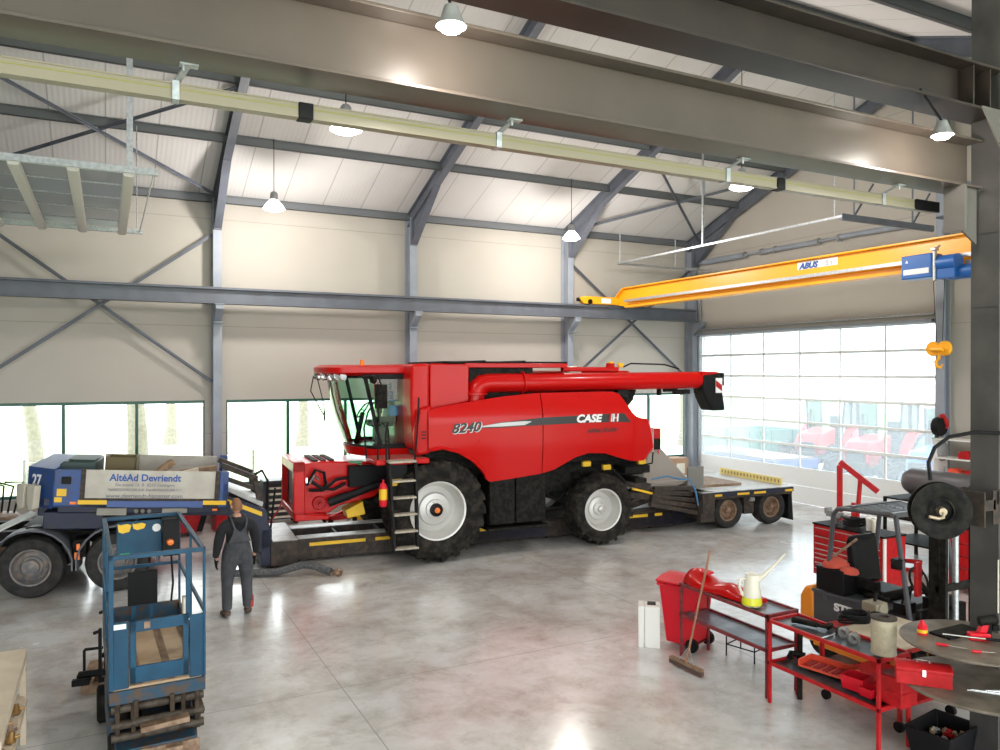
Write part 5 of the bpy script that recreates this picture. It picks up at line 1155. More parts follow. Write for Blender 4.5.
for k, (x, y) in enumerate(((6.80, 5.35), (6.95, 5.75), (6.86, 5.52), (6.93, 5.62), (6.72, 5.6), (6.95, 5.45))):
    m = MB()
    if k in (0, 2): m.lathe([(.04, -.03), (.055, -.03), (.06, 0), (.055, .03), (.04, .03), (.04, -.03)], (0, 0, 0), (1, .3, .3), 18); z = .975
    elif k == 4: m.bar((-.1, 0, 0), (.1, .02, 0), .025, .01); m.lathe([(.012, 0), (.025, 0), (.025, .012), (.012, .012)], (.11, .02, -.006), (0, 0, 1), 12); z = .925
    elif k == 5: m.tube((0, 0, -.02), (0, 0, .04), .015, 8); m.tube((0, 0, -.02), (0, 0, -.0), .028, 6); z = .945
    else: m.path([(-.06, 0, 0), (0, 0, .02), (.03, .03, .02), (.04, .08, 0)], .022, 10); z = .945
    tag(m.build(('pipe_coupling', 'clamp', 'ring_fitting', 'elbow_fitting', 'spanner', 'bolt')[k], [GREY, BLK2, GREY, RUST, CHROME, RUSTB][k], None, loc=(x, y, z)), labs[k], 'fitting' if k != 4 else 'spanner')
t = thing('open_tool_case', 'open red plastic tool case lying on the lower tier of the red shelf', 'tool case', (6.82, 5.75, .475), -78)
m = MB(); m.box((-.28, -.02, 0), (.28, .26, .02)); m.box((-.28, -.02, 0), (-.26, .26, .08)); m.box((.26, -.02, 0), (.28, .26, .08)); m.box((-.28, .24, 0), (.28, .26, .08)); m.build('case_base', REDO, t, bevel=.005)
m = MB(); 
for k in range(5): m.box((-.22+.1*k, .02, .02), (-.16+.1*k, .2, .03))
m.each('case_moulding', RED2, t)
def tray(x, y, z, w, d, h, rz, label, m_=REDP, nm='parts_bin'):
    t = MB(); a, b = w/2, d/2
    vs = []
    for (zz, q, r_) in ((0, .85, .85), (h, 1, 1), (h, .93, .92), (.015, .8, .8)): vs += [(-a*q, -b*r_, zz), (a*q, -b*r_, zz), (a*q, b*r_, zz), (-a*q, b*r_, zz)]
    t.add(vs, [(j*4+i, j*4+(i+1) % 4, j*4+4+(i+1) % 4, j*4+4+i) for j in range(3) for i in range(4)]+[(3, 2, 1, 0), (12, 13, 14, 15)])
    return tag(t.build(nm, m_, None, .006, loc=(x, y, z), rot=(0, 0, R(rz))), label, 'parts bin')
tray(6.8, 5.32, .475, .22, .24, .14, 10, 'red plastic parts bin on the lower tier, left of the others', )
tray(6.75, 5.14, .475, .15, .14, .09, 5, 'smallest red parts bin at the front edge of the lower tier')
tray(6.92, 5.10, .475, .18, .12, .12, 0, 'red parts bin at the back of the lower tier near the end')
m = MB(); m.box((-.12, -.15, 0), (.12, .12, .28)); m.box((-.13, -.16, .12), (.13, .13, .15)); tag(m.build('red_canister', RED2, None, .012, loc=(6.9, 4.98, .475) if False else (6.86, 4.93+.0, .475)), 'tall red case standing at the near end of the lower tier', 'case')
m = MB(); m.path([(-.1, 0, .03), (-.02, .05, .05), (.06, .0, .04), (.1, -.04, .03)], .035, 8); tag(m.build('black_motor', BLK2, None, loc=(6.86, 6.15, .49)), 'lumpy black motor part on the lower tier of the red shelf', 'motor part')
# red workbench on castors behind
t = thing('red_trolley_table', 'red wheeled table with plywood top behind the red shelf', 'trolley table', (7.2, 5.12, 0))
m = MB(); W, D = .95, 1.0
for x in (0, W-.04):
    for y in (0, D-.04): m.box((x, y, .12), (x+.04, y+.04, .84))
m.box((0, 0, .80), (W, D, .84)); m.box((0, 0, .25), (W, D, .28)); m.build('table_frame', RED2, t, bevel=.004)
m = MB(); m.box((.02, .02, .84), (W-.02, D-.25, .87)); m.build('plywood_top', WOODP, t)
for x in (.04, W-.06):
    for y in (.04, D-.06): m = MB(); m.tube((x-.02, y, .055), (x+.02, y, .055), .055, 14); m.tube((x, y, .05), (x, y, .12), .015, 8); m.build('castor', BLACK, t)
t = thing('coiled_cable', 'black cable coiled in loops on the wheeled table', 'cable coil', (7.5, 5.9, .87))
m = MB(); pts = [(.19*(1+.08*math.sin(k*.9))*math.cos(k*2*PI/16), .14*math.sin(k*2*PI/16), .02+.006*k/4+.012*math.sin(k*.8)) for k in range(16*4)]; m.path(pts, .014, 6); m.path([(.15, 0, .08), (.3, -.05, .09), (.4, -.2, .06)], .014, 6); m.build('cable_loops', BLACK, t)
t = thing('small_engine', 'small beige motor on the far end of the wheeled table', 'motor', (7.95, 5.98, .87))
m = MB(); m.box((-.1, -.1, 0), (.1, .1, .16)); m.lathe([(.001, .03), (.07, .03), (.08, 0)], (0, -.1, .09), (0, -1, 0), 16); m.build('motor_body', mat('khaki_motor', (.28, .25, .18), .5), t, bevel=.012)
m = MB(); m.path([(0, 0, .16), (.02, 0, .25), (.1, .02, .2)], .02); m.build('motor_pipe', BLACK, t)
# column carousel: two round plates
t = thing('round_column_shelf', 'upper round steel shelf fixed to the dark column, with hand tools', 'round shelf', (7.05, 4.28, 1.22))
m = MB(); m.lathe([(.001, 0), (.60, 0), (.61, .008), (.61, .02), (.60, .028), (.001, .028)], (0, 0, 0), (0, 0, 1), 48); m.build('shelf_plate', mat('worn_round_plate', (.20, .165, .13), .45, col2=(.13, .105, .08), scale=6), t)
m = MB(); m.box((.1, -.04, -.07), (.45, .04, 0)); m.build('shelf_bracket', COLD, t)
m = MB(); m.box((-.2, .1, .028), (.3, .3, .05)); m.build('black_mat', BLK2, t)
t = thing('round_column_shelf', 'lower round steel shelf on the dark column, carrying the red toolbox', 'round shelf', (6.98, 4.16, .885))
m = MB(); m.lathe([(.001, 0), (.66, 0), (.67, .008), (.67, .02), (.66, .028), (.001, .028)], (0, 0, 0), (0, 0, 1), 48); m.build('shelf_plate', mat('worn_round_plate_2', (.19, .16, .125), .45, col2=(.12, .10, .075), scale=6), t)
m = MB(); m.box((.1, -.04, -.07), (.5, .04, 0)); m.build('shelf_bracket', COLD, t)
t = thing('red_toolbox', 'red steel toolbox with silver latch on the lower round shelf', 'toolbox', (6.51, 4.41, .914), -50)
m = MB(); m.box((-.22, -.09, 0), (.22, .09, .12)); m.build('toolbox_body', RED2, t, bevel=.006)
m = MB(); m.prism([(-.1, .12), (.1, .12), (.1, .15), (.05, .18), (-.05, .18), (-.1, .15)], -.225, .225, 'yz'); m.build('lid', RED2, t, bevel=.006)
m = MB(); m.cbox((-.0, -.105, .12), (.03, .012, .06)); m.path([(-.05, 0, .18), (-.05, 0, .2), (.05, 0, .2), (.05, 0, .18)], .006, 6); m.build('latch', CHROME, t)
for k in range(7):
    m = MB(); m.tube((-.28-.02*(k % 3), 0, 0), (.22, 0, 0), .007+.002*(k % 2), 8); m.tube((.22, 0, 0), (.28, 0, 0), .012, 6)
    tag(m.build('steel_rod', CHROME if k % 2 else STEEL, None, loc=(6.86+.05*k, 3.90-.02*k, .922), rot=(0, 0, R(-52+2*k))), 'long shiny steel bar lying on the lower round shelf beside the toolbox', 'steel bar', 'steel bars on the lower round shelf')
for k, (x, y, lab, l_) in enumerate(((6.62, 4.36, 'red handled screwdriver lying at the left rim of the upper round shelf', .16), (6.72, 4.1, 'red handled screwdriver near the middle front of the upper round shelf', .12))):
    t = thing('screwdriver', lab, 'screwdriver', (x, y, 1.262), -60+20*k); MB().tube((0, 0, 0), (l_*.6, 0, 0), .012, 8).build('handle', REDP, t); MB().tube((l_*.6, 0, 0), (l_*1.5, 0, 0), .004, 6).build('blade', CHROME, t)
t = thing('oil_can', 'small red and yellow spray bottle at the left of the upper round shelf', 'bottle', (6.78, 4.60, 1.248)); m = MB(); m.lathe([(.001, 0), (.045, 0), (.045, .08), (.02, .11), (.018, .13), (.001, .13)], (0, 0, 0), (0, 0, 1), 16); m.build('bottle_body', REDP, t); MB().lathe([(.046, .02), (.046, .05)], (0, 0, 0), (0, 0, 1), 16).build('yellow_band', YELT, t)
t = thing('torque_wrench', 'long silver socket wrench lying on the black mat of the upper round shelf', 'wrench', (6.85, 4.45, 1.285), -50); MB().tube((0, 0, 0), (.34, 0, 0), .009, 8).build('shaft', CHROME, t); MB().tube((.34, 0, 0), (.46, 0, 0), .014, 8).build('grip', BLACK, t)
t = thing('cordless_impact_tool', 'red and black power tool on the upper round shelf next to the column', 'power tool', (7.12, 4.25, 1.248), -35)
m = MB(); m.box((-.12, -.04, 0), (.06, .04, .07)); m.prism([(-.05, .07), (.03, .07), (.07, .16), (.0, .16)], -.03, .03); m.build('tool_body', REDP, t, bevel=.012)
m = MB(); m.tube((-.03, 0, .17), (.12, 0, .20), .045, 14); m.box((.03, -.03, 0), (.07, .03, .18)); m.box((.07, -.04, .1), (.13, .04, .15)); m.build('tool_motor', BLK2, t, bevel=.006)
m = MB(); m.tube((0, 0, 0), (.26, 0, 0), .025, 12); tag(m.build('white_cloth_roll', mat('dirty_white_roll', (.5, .46, .38), .7), None, loc=(6.86, 3.92, 1.272), rot=(0, 0, R(-50))), 'dirty white roll lying at the front rim of the upper round shelf', 'roll')
# black bin of parts below
t = thing('black_storage_tub', 'open black plastic tub of metal parts on the floor by the column', 'tub', (7.18, 4.66, 0), 8)
m = MB(); vs = []
for (z, a, b) in ((0, .25, .17), (.3, .31, .22), (.3, .28, .19), (.02, .23, .15)): vs += [(-a, -b, z), (a, -b, z), (a, b, z), (-a, b, z)]
m.add(vs, [(j*4+i, j*4+(i+1) % 4, j*4+4+(i+1) % 4, j*4+4+i) for j in range(3) for i in range(4)]+[(3, 2, 1, 0), (12, 13, 14, 15)]); m.build('tub_shell', BLACK, t, bevel=.01)
random.seed(9)
for k in range(16):
    m = MB(); m.tube((-.03, 0, 0), (.03, 0, .01), .018, 8); m.tube((-.01, 0, 0), (.005, 0, .0), .03, 8)
    tag(m.build('metal_coupling', [STEEL, RUSTB, RED2, BEIGE][k % 4], None, loc=(7.18+(random.random()-.5)*.40, 4.66+(random.random()-.5)*.24, .16+.07*random.random()), rot=(random.random(), random.random()*3, random.random()*3)), 'small metal coupling lying loose in the black tub', 'coupling', 'couplings in the black tub')
# hose reel on the column
t = thing('hose_reel', 'large round black hose reel bracketed to the dark column', 'hose reel', (6.80, 4.45, 2.43)); ax = Vector((-.62, -.78, 0)).normalized()
m = MB(); m.lathe([(.10, .06), (.12, .05), (.14, .065), (.24, .075), (.255, .07), (.255, .05), (.24, .045), (.12, .03)], (0, 0, 0), ax, 40); m.build('front_flange', BLK2, t)
m = MB(); m.lathe([(.14, -.06), (.24, -.07), (.255, -.06), (.255, -.04), (.14, -.045)], (0, 0, 0), ax, 40); m.lathe([(.16, -.05), (.16, .05)], (0, 0, 0), ax, 24); m.lathe([(.001, .02), (.13, .02), (.13, -.04), (.001, -.04)], (0, 0, 0), ax, 24); m.build('reel_drum', BLK2, t)
m = MB(); m.lathe([(.001, .10), (.035, .10), (.04, .02), (.001, .02)], (0, 0, 0), ax, 12); side = Vector((ax.y, -ax.x, 0)); c0 = ax*.10; m.path([c0, c0+Vector((0, 0, -.05)), c0-side*-.04+Vector((0, 0, -.06)), c0+side*.12+Vector((0, 0, -.045))], .016, 8); m.build('swivel_joint', mat('brass_swivel', (.4, .32, .22), .4, metal=.5), t)
m = MB(); m.box((.1, .12, -.16), (.60, .14, .16)); m.box((.35, -.2, -.16), (.37, .14, .16)); m.box((.52, -.18, -.15), (.72, -.165, .17)); m.box((.35, -.18, -.02), (.56, -.165, .08)); m.tube((0, 0, 0), (.36, .1, 0), .03); m.cbox((.62, -.175, .1), (.08, .05, .12)); m.build('wall_bracket', RUST, t, bevel=.005)
m = MB(); m.path([(.02, .1, .26), (.02, .12, .42), (.08, .1, .56), (.2, .04, .66), (.38, -.1, .71), (.6, -.2, .70), (.9, -.3, .60), (1.1, -.3, .4)], .018, 8); m.build('air_hose', BLACK, t)
t = thing('cardboard_notice', 'beige rectangular paper sheet taped to the lower part of the dark column', 'notice', (7.52, 4.285, 1.72), 0); MB().box((-.1, 0, -.28), (.14, .004, .22)).build('paper_sheet', CREAM, t)

# ------------------------------------------------------------------ forklift
F = thing('forklift', 'orange and black forklift truck with slatted overhead guard', 'forklift', (8.25, 7.0, 0))
# local: y decreasing towards mast
Wd = .95
m = MB(); m.prism([(.34, .15), (.34, .72), (.26, .86), (.12, .90), (.12, .15)], 0, Wd, 'yz'); m.build('counterweight', ORANGE, F, bevel=.04)
m = MB(); m.box((-.0, -1.25, .12), (Wd, .12, .45)); m.build('chassis', ORANGE, F, bevel=.02)
m = MB(); m.box((.02, -.95, .45), (Wd-.02, .12, .84)); m.box((.0, -.95, .82), (Wd, .14, .86)); m.box((.0, -.6, .86), (.3, -.15, .87)); m.build('battery_cover', mat('charcoal_cover', (.06, .065, .075), .5), F, bevel=.012)
text('side_lettering', 'STILL', .13, TXTW, F, (.014, -.20, .66), (R(90), 0, R(-90)), .006, sx=1.3)
text('side_lettering', 'RX 50', .08, TXTG, F, (-.004+.02, -.36, .53), (R(90), 0, R(-90)), .003, sx=1.0).data.materials.clear() if False else None
m = MB()
for k in range(3): m.lathe([(.05, 0), (.05, .004), (.04, .004), (.04, 0)], (.018, -.35-.12*k, .56), (-1, 0, 0), 16)
m.build('round_decal', TXTG, F)
m = MB(); m.box((.05, -1.3, .45), (Wd-.05, -.95, .5)); m.box((.05, -1.35, .45), (Wd-.05, -1.28, .95)); m.build('floor_plate', BLK2, F, bevel=.01)
m = MB(); m.box((.25, -.75, .86), (.75, -.3, .98)); m.prism([(-.28, .96), (-.36, 1.0), (-.28, 1.55), (-.2, 1.6), (-.16, 1.5), (-.2, .96)], .26, .74, 'yz'); m.build('seat', BLACK, F, bevel=.04)
m = MB(); m.box((.18, -.7, .98), (.24, -.35, 1.1)); m.path([(.2, -.5, .9), (.15, -.7, .95), (.2, -.85, .92)], .03); m.build('armrest', BLK2, F, bevel=.02)
m = MB(); m.tube((.48, -1.28, .9), (.48, -1.05, 1.15), .035); m.path([(.48+.15*math.cos(2*PI*k/16), -1.03+.06*math.sin(2*PI*k/16), 1.18+.14*math.sin(2*PI*k/16)) for k in range(16)], .015, 6, True); m.box((.3, -1.35, .9), (.7, -1.2, 1.05)); m.build('steering_column', BLK2, F)
m = MB()
for k in range(3): m.tube((.12+.06*k, -1.05, .86), (.12+.06*k, -1.1, 1.12), .015, 6); m.lathe([(.001, 0), (.028, .01), (.028, .05), (.001, .07)], (.12+.06*k, -1.1, 1.1), (0, 0, 1), 10)
m.box((.08, -1.12, .84), (.3, -.98, .96)); m.build('control_lever', BLACK, F)
m = MB()
for x in (.03, Wd-.03):
    m.path([(x, -.05, .75), (x, -.12, 1.3), (x, -.18, 1.88), (x, -.24, 1.95), (x, -.34, 1.97), (x, -.5, 1.98)], .03, 8); m.path([(x, -.5, 1.98), (x, -1.0, 2.0), (x, -1.05, 1.98), (x, -1.28, .5)], .03, 8)
m.path([(.03, -.25, 1.96), (Wd-.03, -.25, 1.96)], .025, 8); m.build('overhead_guard', mat('guard_grey', (.07, .07, .08), .45), F)
m = MB()
for k in range(9): m.box((.03, -.48-.06*k, 1.98), (Wd-.03, -.46-.06*k, 2.02))
m.box((.0, -1.04, 1.97), (Wd, -1.0, 2.03)); m.box((.0, -.48, 1.97), (Wd, -.45, 2.03)); m.box((.46, -1.0, 1.98), (.49, -.46, 2.02)); m.each('guard_slat', mat('guard_slat_grey', (.12, .12, .13), .4), F)
m = MB()
for x in (.08, .82): m.box((x, -1.55, .08), (x+.06, -1.42, 2.35)); m.box((x+.005, -1.62, .08), (x+.055, -1.5, 2.3)); m.tube((x+.1, -1.5, .2), (x+.1, -1.5, 2.1), .03)
for z in (.3, 1.2, 2.28): m.box((.08, -1.55, z), (.88, -1.50, z+.08))
m.box((.1, -1.66, .2), (.85, -1.60, .5)); m.build('mast', BLK2, F, bevel=.006)
m = MB()
for x in (.2, .65): m.box((x, -2.5, .04), (x+.1, -1.66, .08)); m.box((x, -1.70, .04), (x+.1, -1.66, .55))
m.each('fork', BLACK, F, bevel=.005)
m = MB(); m.tube((.45, -1.5, .3), (.45, -1.5, 2.0), .035); m.box((.3, -1.49, .3), (.34, -1.47, 2.1)); m.build('lift_chain', STEEL, F)
for x, y, r_ in ((.08, -1.15, .27), (.87, -1.15, .27), (.12, .0, .22), (.83, .0, .22)): 
    m = MB(); m.lathe([(.001, -.07), (r_*.55, -.07), (r_*.6, -.09), (r_*.95, -.09), (r_, -.06), (r_, .06), (r_*.95, .09), (r_*.6, .09), (r_*.55, .07), (.001, .07)], (0, 0, 0), (1, 0, 0), 22); m.build('wheel', RUB, F, loc=(x, y, r_))
m = MB(); m.cbox((-.0, -1.1, 1.45), (.12, .1, .12)); m.lathe([(.001, .04), (.05, .03), (.06, 0)], (-.06, -1.12, 1.45), (-1, -.3, 0), 14); m.build('work_light', BLACK, F)
MB().box((.05, -1.3, 1.1), (.15, -1.26, 1.5)).build('red_side_box', RED2, F, bevel=.01)
m = MB(); m.box((0, 0, 0), (.3, .42, .30)); m.box((-.01, -.01, .28), (.31, .43, .31)); BXo = tag(m.build('black_crate', BLACK, None, .01, loc=(8.24, 6.64, .875)), 'black crate on the rear deck of the forklift', 'crate')
t = thing('red_rag_heap', 'crumpled red cloths on the black crate on the forklift', 'cloth', (8.37, 6.86, 1.185)); m = MB(); m.lathe([(.16, 0), (.17, .04), (.1, .1), (.04, .13), (.001, .12)], (0, 0, 0), (0, .1, 1), 9); m.lathe([(.12, -.02), (.1, .03), (.001, .05)], (-.02, -.22, 0), (0, -.1, 1), 8); m.build('cloth_folds', mat('faded_red_cloth', (.55, .08, .05), .8), t, smooth=80)
m = MB(); m.tube((0, 0, 0), (.1, -.38, .36), .018, 6); tag(m.build('wooden_stick', RUSTB, None, loc=(8.36, 7.0, 1.22)), 'brown stick rising out of the red cloths on the forklift', 'stick')

# ------------------------------------------------------------------ red cabinets and crane
def cabinet(name, label, x, y, z0, w, d, h, rows, top=True):
    t = thing(name, label, 'tool cabinet', (x, y, z0))
    m = MB(); m.box((0, 0, .1), (w, d, h)); m.build('cabinet_body', RED2, t, bevel=.01)
    if top: MB().box((-.01, -.01, h), (w+.01, d+.01, h+.03)).build('worktop', BLK2, t)
    zz = h-.03; hs = rows
    for k, hh in enumerate(hs):
        zz -= hh; m = MB(); m.box((-.015, .04, zz), (0, d-.04 if d < 1.0 else d*.96, zz+hh-.012)); dr = m.build('drawer', RED2, t, bevel=.004); MB().box((-.022, .05, zz+hh-.03), (-.014, d-.05, zz+hh-.014)).build('drawer_handle', CHROME, dr)
    for a in (.06, w-.06):
        for b in (.08, d-.08): MB().tube((a, b-.02, .05), (a, b+.02, .05), .05, 12).build('castor', BLACK, t)
    return t
c1 = cabinet('tool_cabinet', 'long red tool cabinet with silver drawer pulls behind the forklift', 11.25, 8.3, 0, .55, 1.4, .98, [.15, .12, .1, .08, .08, .08, .1, .1])
MB().box((-.02, -.03, .1), (.03, .0, .98)).build('white_corner_post', WHITE, c1)
c2 = cabinet('tool_cabinet', 'red tool cabinet behind the forklift mast, right of the long one', 12.7, 7.4, 0, .55, 1.0, 1.08, [.2, .2, .2, .25])
text('cabinet_lettering', 'BETA', .1, TXTW, c2, (-.02, .75, .50), (R(90), 0, R(-90)), .004) if False else None
for k, (x, y, r_, h, mt, lab, nm) in enumerate(((11.5, 8.75, .055, .26, WHITE, 'white spray can on the long red cabinet behind the forklift', 'spray_can'), (11.45, 8.6, .06, .24, CREAM, 'cream bottle on the long red cabinet beside the white can', 'bottle'), (11.5, 9.45, .07, .16, GREY, 'grey vice base on the left end of the long red cabinet', 'bench_vice'))):
    m = MB(); m.lathe([(.001, 0), (r_, 0), (r_, h*.8), (r_*.5, h*.9), (r_*.5, h), (.001, h)], (0, 0, 0), (0, 0, 1), 16)
    if k == 2: m.cbox((0, 0, h), (.1, .3, .1)); m.cbox((0, .14, h+.05), (.14, .05, .1)); m.tube((0, -.3, h), (0, .1, h), .02)
    tag(m.build(nm, mt, None, loc=(x, y, 1.012)), lab, nm.replace('_', ' '))
t = thing('coiled_hose', 'loose black hoses lying on the long red cabinet', 'hose', (11.5, 9.05, 1.012)); m = MB(); pts = [(.15*math.cos(k*.5), .18*math.sin(k*.5), .03+.004*k) for k in range(36)]; m.path(pts, .025, 6); m.build('hose_loops', BLACK, t)
EC = thing('engine_crane', 'red folding engine hoist standing behind the red tool cabinet', 'engine crane', (12.55, 10.2, 0), -55)
m = MB(); m.box((-.05, -.05, .1), (.05, .05, 1.9)); m.build('mast', RED2, EC, bevel=.006)
m = MB(); m.bar((0, 0, 1.97), (.66, 0, 1.44), .1, .1); m.build('boom', RED2, EC, bevel=.006)
m = MB(); m.tube((.28, 0, .5), (.36, 0, 1.72), .04); m.build('ram', RED2, EC)
m = MB(); m.box((-.1, -.4, .08), (.0, .4, .16)); m.box((0, -.4, .08), (1.4, -.33, .15)); m.box((0, .33, .08), (1.4, .4, .15)); m.box((.2, -.04, .1), (.28, .04, 1.2)); m.each('base_leg', RED2, EC, bevel=.006)
for (a, b) in ((-.05, -.36), (-.05, .36), (1.35, -.36), (1.35, .36)): MB().tube((a, b-.02, .045), (a, b+.02, .045), .045, 12).build('castor', BLACK, EC)
# dark tank on rack and wall shelf
t = thing('storage_rack', 'dark metal rack with grey side by the gable wall behind the reel', 'rack', (13.6, 8.1, 0))
m = MB()
for x in (0, .95):
    for y in (0, 1.9): m.box((x, y, 0), (x+.05, y+.05, 1.25))
for z in (.4, .85, 1.22): m.box((0, 0, z), (1.0, 1.95, z+.03))
m.build('rack_frame', BLK2, t)
t = thing('air_tank', 'long dark cylindrical tank on top of the dark rack', 'tank', (14.1, 8.2, 1.25)); m = MB(); m.lathe([(.001, 0), (.2, .05), (.26, .15), (.26, 1.5), (.2, 1.62), (.001, 1.66)], (0, .06, .30), (0, 1, 0), 24); m.box((-.15, .3, 0), (.15, .36, .1)); m.box((-.15, 1.3, 0), (.15, 1.36, .1)); m.build('tank_shell', mat('dark_tank', (.09, .085, .09), .4), t)
m = MB(); m.box((-.05, .2, .55), (.05, .4, .62)); m.tube((0, .9, .55), (0, .9, .66), .03); m.build('tank_fitting', GREY, t)
random.seed(21)
for k in range(5):
    m = MB(); m.box((-.16, -.14, 0), (.16, .14, .2+.05*(k % 2))); m.box((-.17, -.15, .16), (.17, .15, .18))
    tag(m.build('storage_carton', [BLK2, CREAM, RED2, GREY, WOODD][k], None, .01, loc=(13.95, 8.35+.36*k, .43 if k < 3 else .88)), ['black carton', 'cream carton', 'red carton', 'grey carton', 'brown carton'][k]+' stored on the dark rack under the tank', 'carton')
t = thing('wall_drawer_unit', 'white framed shelf unit with red items on the gable wall', 'shelf unit', (16.6, 9.9, 0))
m = MB(); m.box((0, 0, 0), (.5, .03, 2.2)); m.box((0, 1.1, 0), (.5, 1.13, 2.2))
for z in (.4, .9, 1.35, 1.75, 2.17): m.box((0, 0, z), (.5, 1.13, z+.03))
m.build('shelf_frame', WHITE, t)
for k, (y, z) in enumerate(((.2, 1.38), (.6, 1.38), (.35, 1.78), (.8, .93))):
    m = MB(); m.box((0, 0, 0), (.3, .25, .14)); m.box((-.01, .05, .14), (.25, .2, .17)); tag(m.build('red_tool_case', REDO if k % 2 else RED2, None, .01, loc=(16.68, 9.9+y, z)), ['lower left', 'lower right', 'upper', 'bottom'][k]+' red case on the white framed wall shelf unit', 'case')

t = thing('brown_carton', 'brown cardboard carton on the far side of the trailer behind the winch cover', 'carton', (15.1, 18.0, 0)); MB().box((-.3, -.25, 0), (.25, .25, 1.15)).build('carton_box', mat('cardboard', (.4, .24, .14), .7), t, bevel=.01)
MB().box((-.2, -.26, .7), (.1, -.25, 1.0)).build('carton_label', CREAM, t)

# ------------------------------------------------------------------ outdoors
def tree(x, y, r_, lean, label, h=7.5, bare=True):
    t = thing('tree', label, 'tree', (x, y, -.2))
    rnd = random.Random(int(abs(x*100)+y)); m = MB()
    pts = [(lean*z/h*1.2+.08*math.sin(z*1.3), .05*math.sin(z), z) for z in [h*k/8 for k in range(9)]]
    m.path(pts, [r_*(1.25 if k == 0 else 1-.09*k) for k in range(9)], 12); m.build('trunk', BARK, t, smooth=80)
    m = MB()
    for k in range(11):
        z = h*(.38+.6*rnd.random()); a = rnd.random()*2*PI; bx = lean*z/h*1.2; L_ = 1.2+1.6*rnd.random(); p = [(bx, 0, z)]
        for j in range(1, 5): p.append((bx+L_*j/4*math.cos(a+.15*j), L_*j/4*math.sin(a+.15*j), z+.35*j+.2*rnd.random()))
        m.path(p, [.07, .05, .035, .025, .01], 6)
        for j in (2, 3):
            q = p[j]; b = a+rnd.choice((-1, 1))*.9; m.path([q, (q[0]+.5*math.cos(b), q[1]+.5*math.sin(b), q[2]+.3), (q[0]+.9*math.cos(b), q[1]+.9*math.sin(b), q[2]+.35)], [.025, .018, .008], 5)
    m.build('branches', BARK, t, smooth=80)
tree(-2.1, 30, .26, -.3, 'leaning pale tree trunk seen through the leftmost pane')
tree(.8, 27, .36, .2, 'thick tree trunk seen through the window above the gooseneck')
tree(3.0, 44, .3, .1, 'slender distant tree seen through the pane left of the wall column')
tree(-6.0, 46, .3, .1, 'distant thin tree outside near the left edge of the long window')
tree(9.0, 40, .3, .2, 'distant tree on the lawn hidden partly by the combine cab')
tree(26.5, 31, .3, .1, 'bare tree outside the window under the unloading tube')
t = thing('garden_fence', 'low wire fence with posts crossing the lawn outside', 'fence', (0, 24.5, -.2))
for k in range(12): MB().box((-8+3.0*k, -.04, 0), (-7.93+3.0*k, .04, 1.5)).build('fence_post', GREY, t)
m = MB()
for z in (.4, .8, 1.15, 1.42): m.tube((-8, 0, z), (25, 0, z), .008, 5)
m.build('fence_wire', STEEL, t)
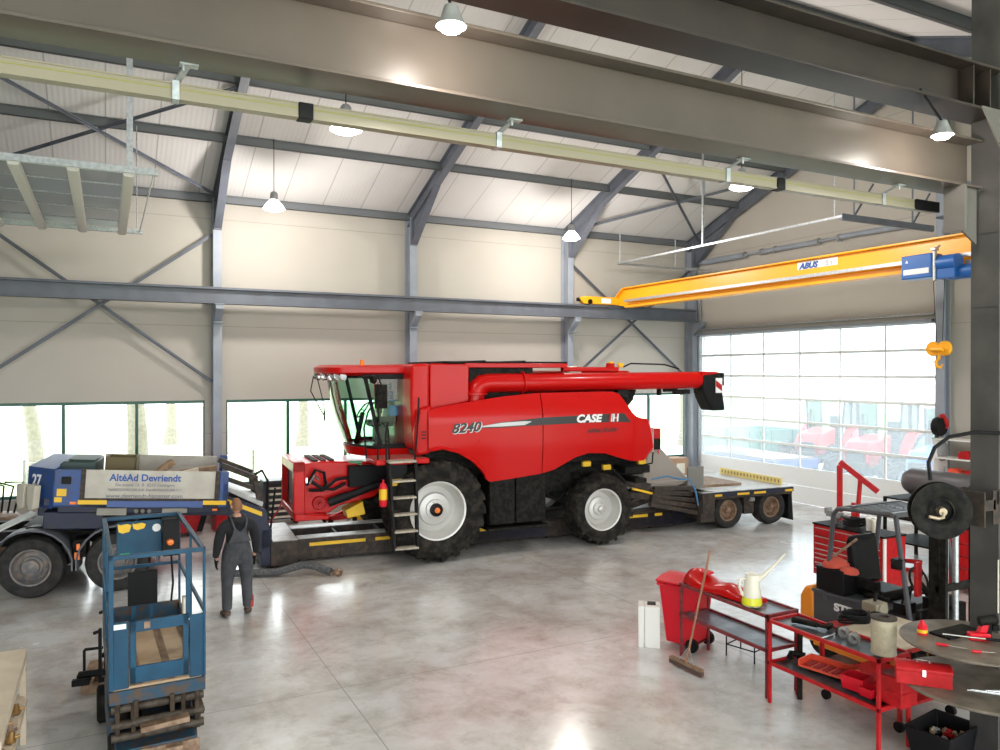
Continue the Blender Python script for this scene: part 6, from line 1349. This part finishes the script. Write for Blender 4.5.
def tractor(x, y, rz, col, label, cabm):
    t = thing('farm_tractor', label, 'tractor', (x, y, -.1), rz)
    # faces -x locally
    m = MB(); m.prism([(-2.1, .8), (-2.15, 1.3), (-1.9, 1.6), (-.3, 1.75), (-.3, .8)], -.4, .4); m.build('bonnet', col, t, bevel=.08)
    m = MB(); m.box((-2.2, -.36, .5), (1.2, .36, .95)); m.tube((-1.6, -.8, .62), (-1.6, .8, .62), .1); m.tube((.6, -.8, .85), (.6, .8, .85), .14); m.box((-2.16, -.3, .9), (-2.1, .3, 1.3)); m.tube((-.5, .45, 1.6), (-.5, .45, 2.4), .05); m.build('chassis', BLK2, t, bevel=.02)
    m = MB(); m.prism([(-.35, 2.72), (1.25, 2.72), (1.2, 2.86), (-.25, 2.86)], -.75, .75); m.build('cab_roof', cabm, t, bevel=.05)
    m = MB()
    for s in (-1, 1): m.bar((-.3, s*.62, 1.5), (-.25, s*.7, 2.75), .07); m.bar((.5, s*.68, 1.3), (.45, s*.72, 2.75), .06); m.bar((1.15, s*.65, 1.6), (1.15, s*.7, 2.75), .07)
    m.box((-.3, -.65, 1.0), (1.1, .65, 1.35)); m.box((.5, -.25, 1.35), (.9, .25, 1.5)); m.box((.85, -.25, 1.4), (.95, .25, 2.1)); m.build('cab_frame', BLACK, t)
    m = MB(); m.box((-.3, -.6, 1.4), (-.29, .6, 2.7)); m.box((-.2, -.68, 1.4), (1.1, -.67, 2.7)); m.box((-.2, .67, 1.4), (1.1, .68, 2.7)); m.each('cab_glass', CGLASS, t)
    for s in (-1, 1):
        m = MB(); n = 10; vs = []
        for k in range(n+1):
            a = R(10)+R(150)*k/n
            for (r_, yy) in ((.95, s*.62), (.95, s*1.0), (1.0, s*1.0), (1.0, s*.62)): vs.append((.6-r_*math.cos(a), yy, .85+r_*math.sin(a)))
        m.add(vs, [(k*4+j, k*4+(j+1) % 4, k*4+4+(j+1) % 4, k*4+4+j) for k in range(n) for j in range(4)]+[(0, 1, 2, 3), (n*4+3, n*4+2, n*4+1, n*4)]); m.each('fender', col, t, smooth=40)
        tyre(t, (.6, s*.95, .85), .85, .5, .45, s, 18, rm=cabm if cabm != RED else RIM); tyre(t, (-1.6, s*.85, .62), .62, .4, .33, s, 16, rm=cabm if cabm != RED else RIM)
tractor(24.2, 20.2, 20, RED, 'red farm tractor outside the glazed door, farthest left of three', WHITE)
tractor(23.0, 17.0, 15, RED, 'red farm tractor outside the glazed door, in the middle', WHITE)
tractor(21.9, 13.9, 10, mat('tractor_blue', (.02, .16, .55), .35), 'blue farm tractor outside the glazed door', WHITE)
t = thing('green_container', 'green open topped container outside the left part of the door', 'container', (21.6, 22.3, -.1), -4); m = MB(); m.box((0, 0, .2), (3.2, .08, 1.5)); m.box((0, 2.0, .2), (3.2, 2.08, 1.5)); m.box((0, 0, .2), (.08, 2.0, 1.5)); m.box((3.12, 0, .2), (3.2, 2.0, 1.5)); m.box((0, 0, .15), (3.2, 2.08, .25))
for k in range(6): m.box((.1+.55*k, -.05, .2), (.2+.55*k, 0, 1.5)); m.box((-.05, .1+.36*k, .2), (0, .18+.36*k, 1.5))
m.box((.1, .1, 0), (3, 1.9, .15)); m.build('container_walls', mat('container_green', (.02, .18, .13), .5), t)
t = thing('flatbed_trailer', 'low blue flatbed trailer with brown boards outside the glazed door', 'flatbed trailer', (19.4, 17.4, -.1), 86); m = MB(); m.box((0, -.9, .75), (4.6, .9, 1.0)); m.box((0, -.95, .6), (4.6, -.9, 1.0)); m.box((.5, -.5, .4), (4.3, .5, .75)); m.build('flatbed_frame', mat('flatbed_blue', (.02, .07, .3), .5), t)
MB().box((.1, -.85, 1.0), (4.5, .85, 1.05)).build('board_deck', WOODD, t)
for u in (1.4, 3.2):
    for s in (-1, 1): tyre(t, (u, s*.75, .38), .38, .25, .2, s, 0, tm=RUBT, rm=RIM)

# ------------------------------------------------------------------ light
W = bpy.data.worlds.new('sky'); bpy.context.scene.world = W; W.use_nodes = True
bg = W.node_tree.nodes['Background']; bg.inputs[0].default_value = (.93, .97, 1, 1); bg.inputs[1].default_value = 3.8
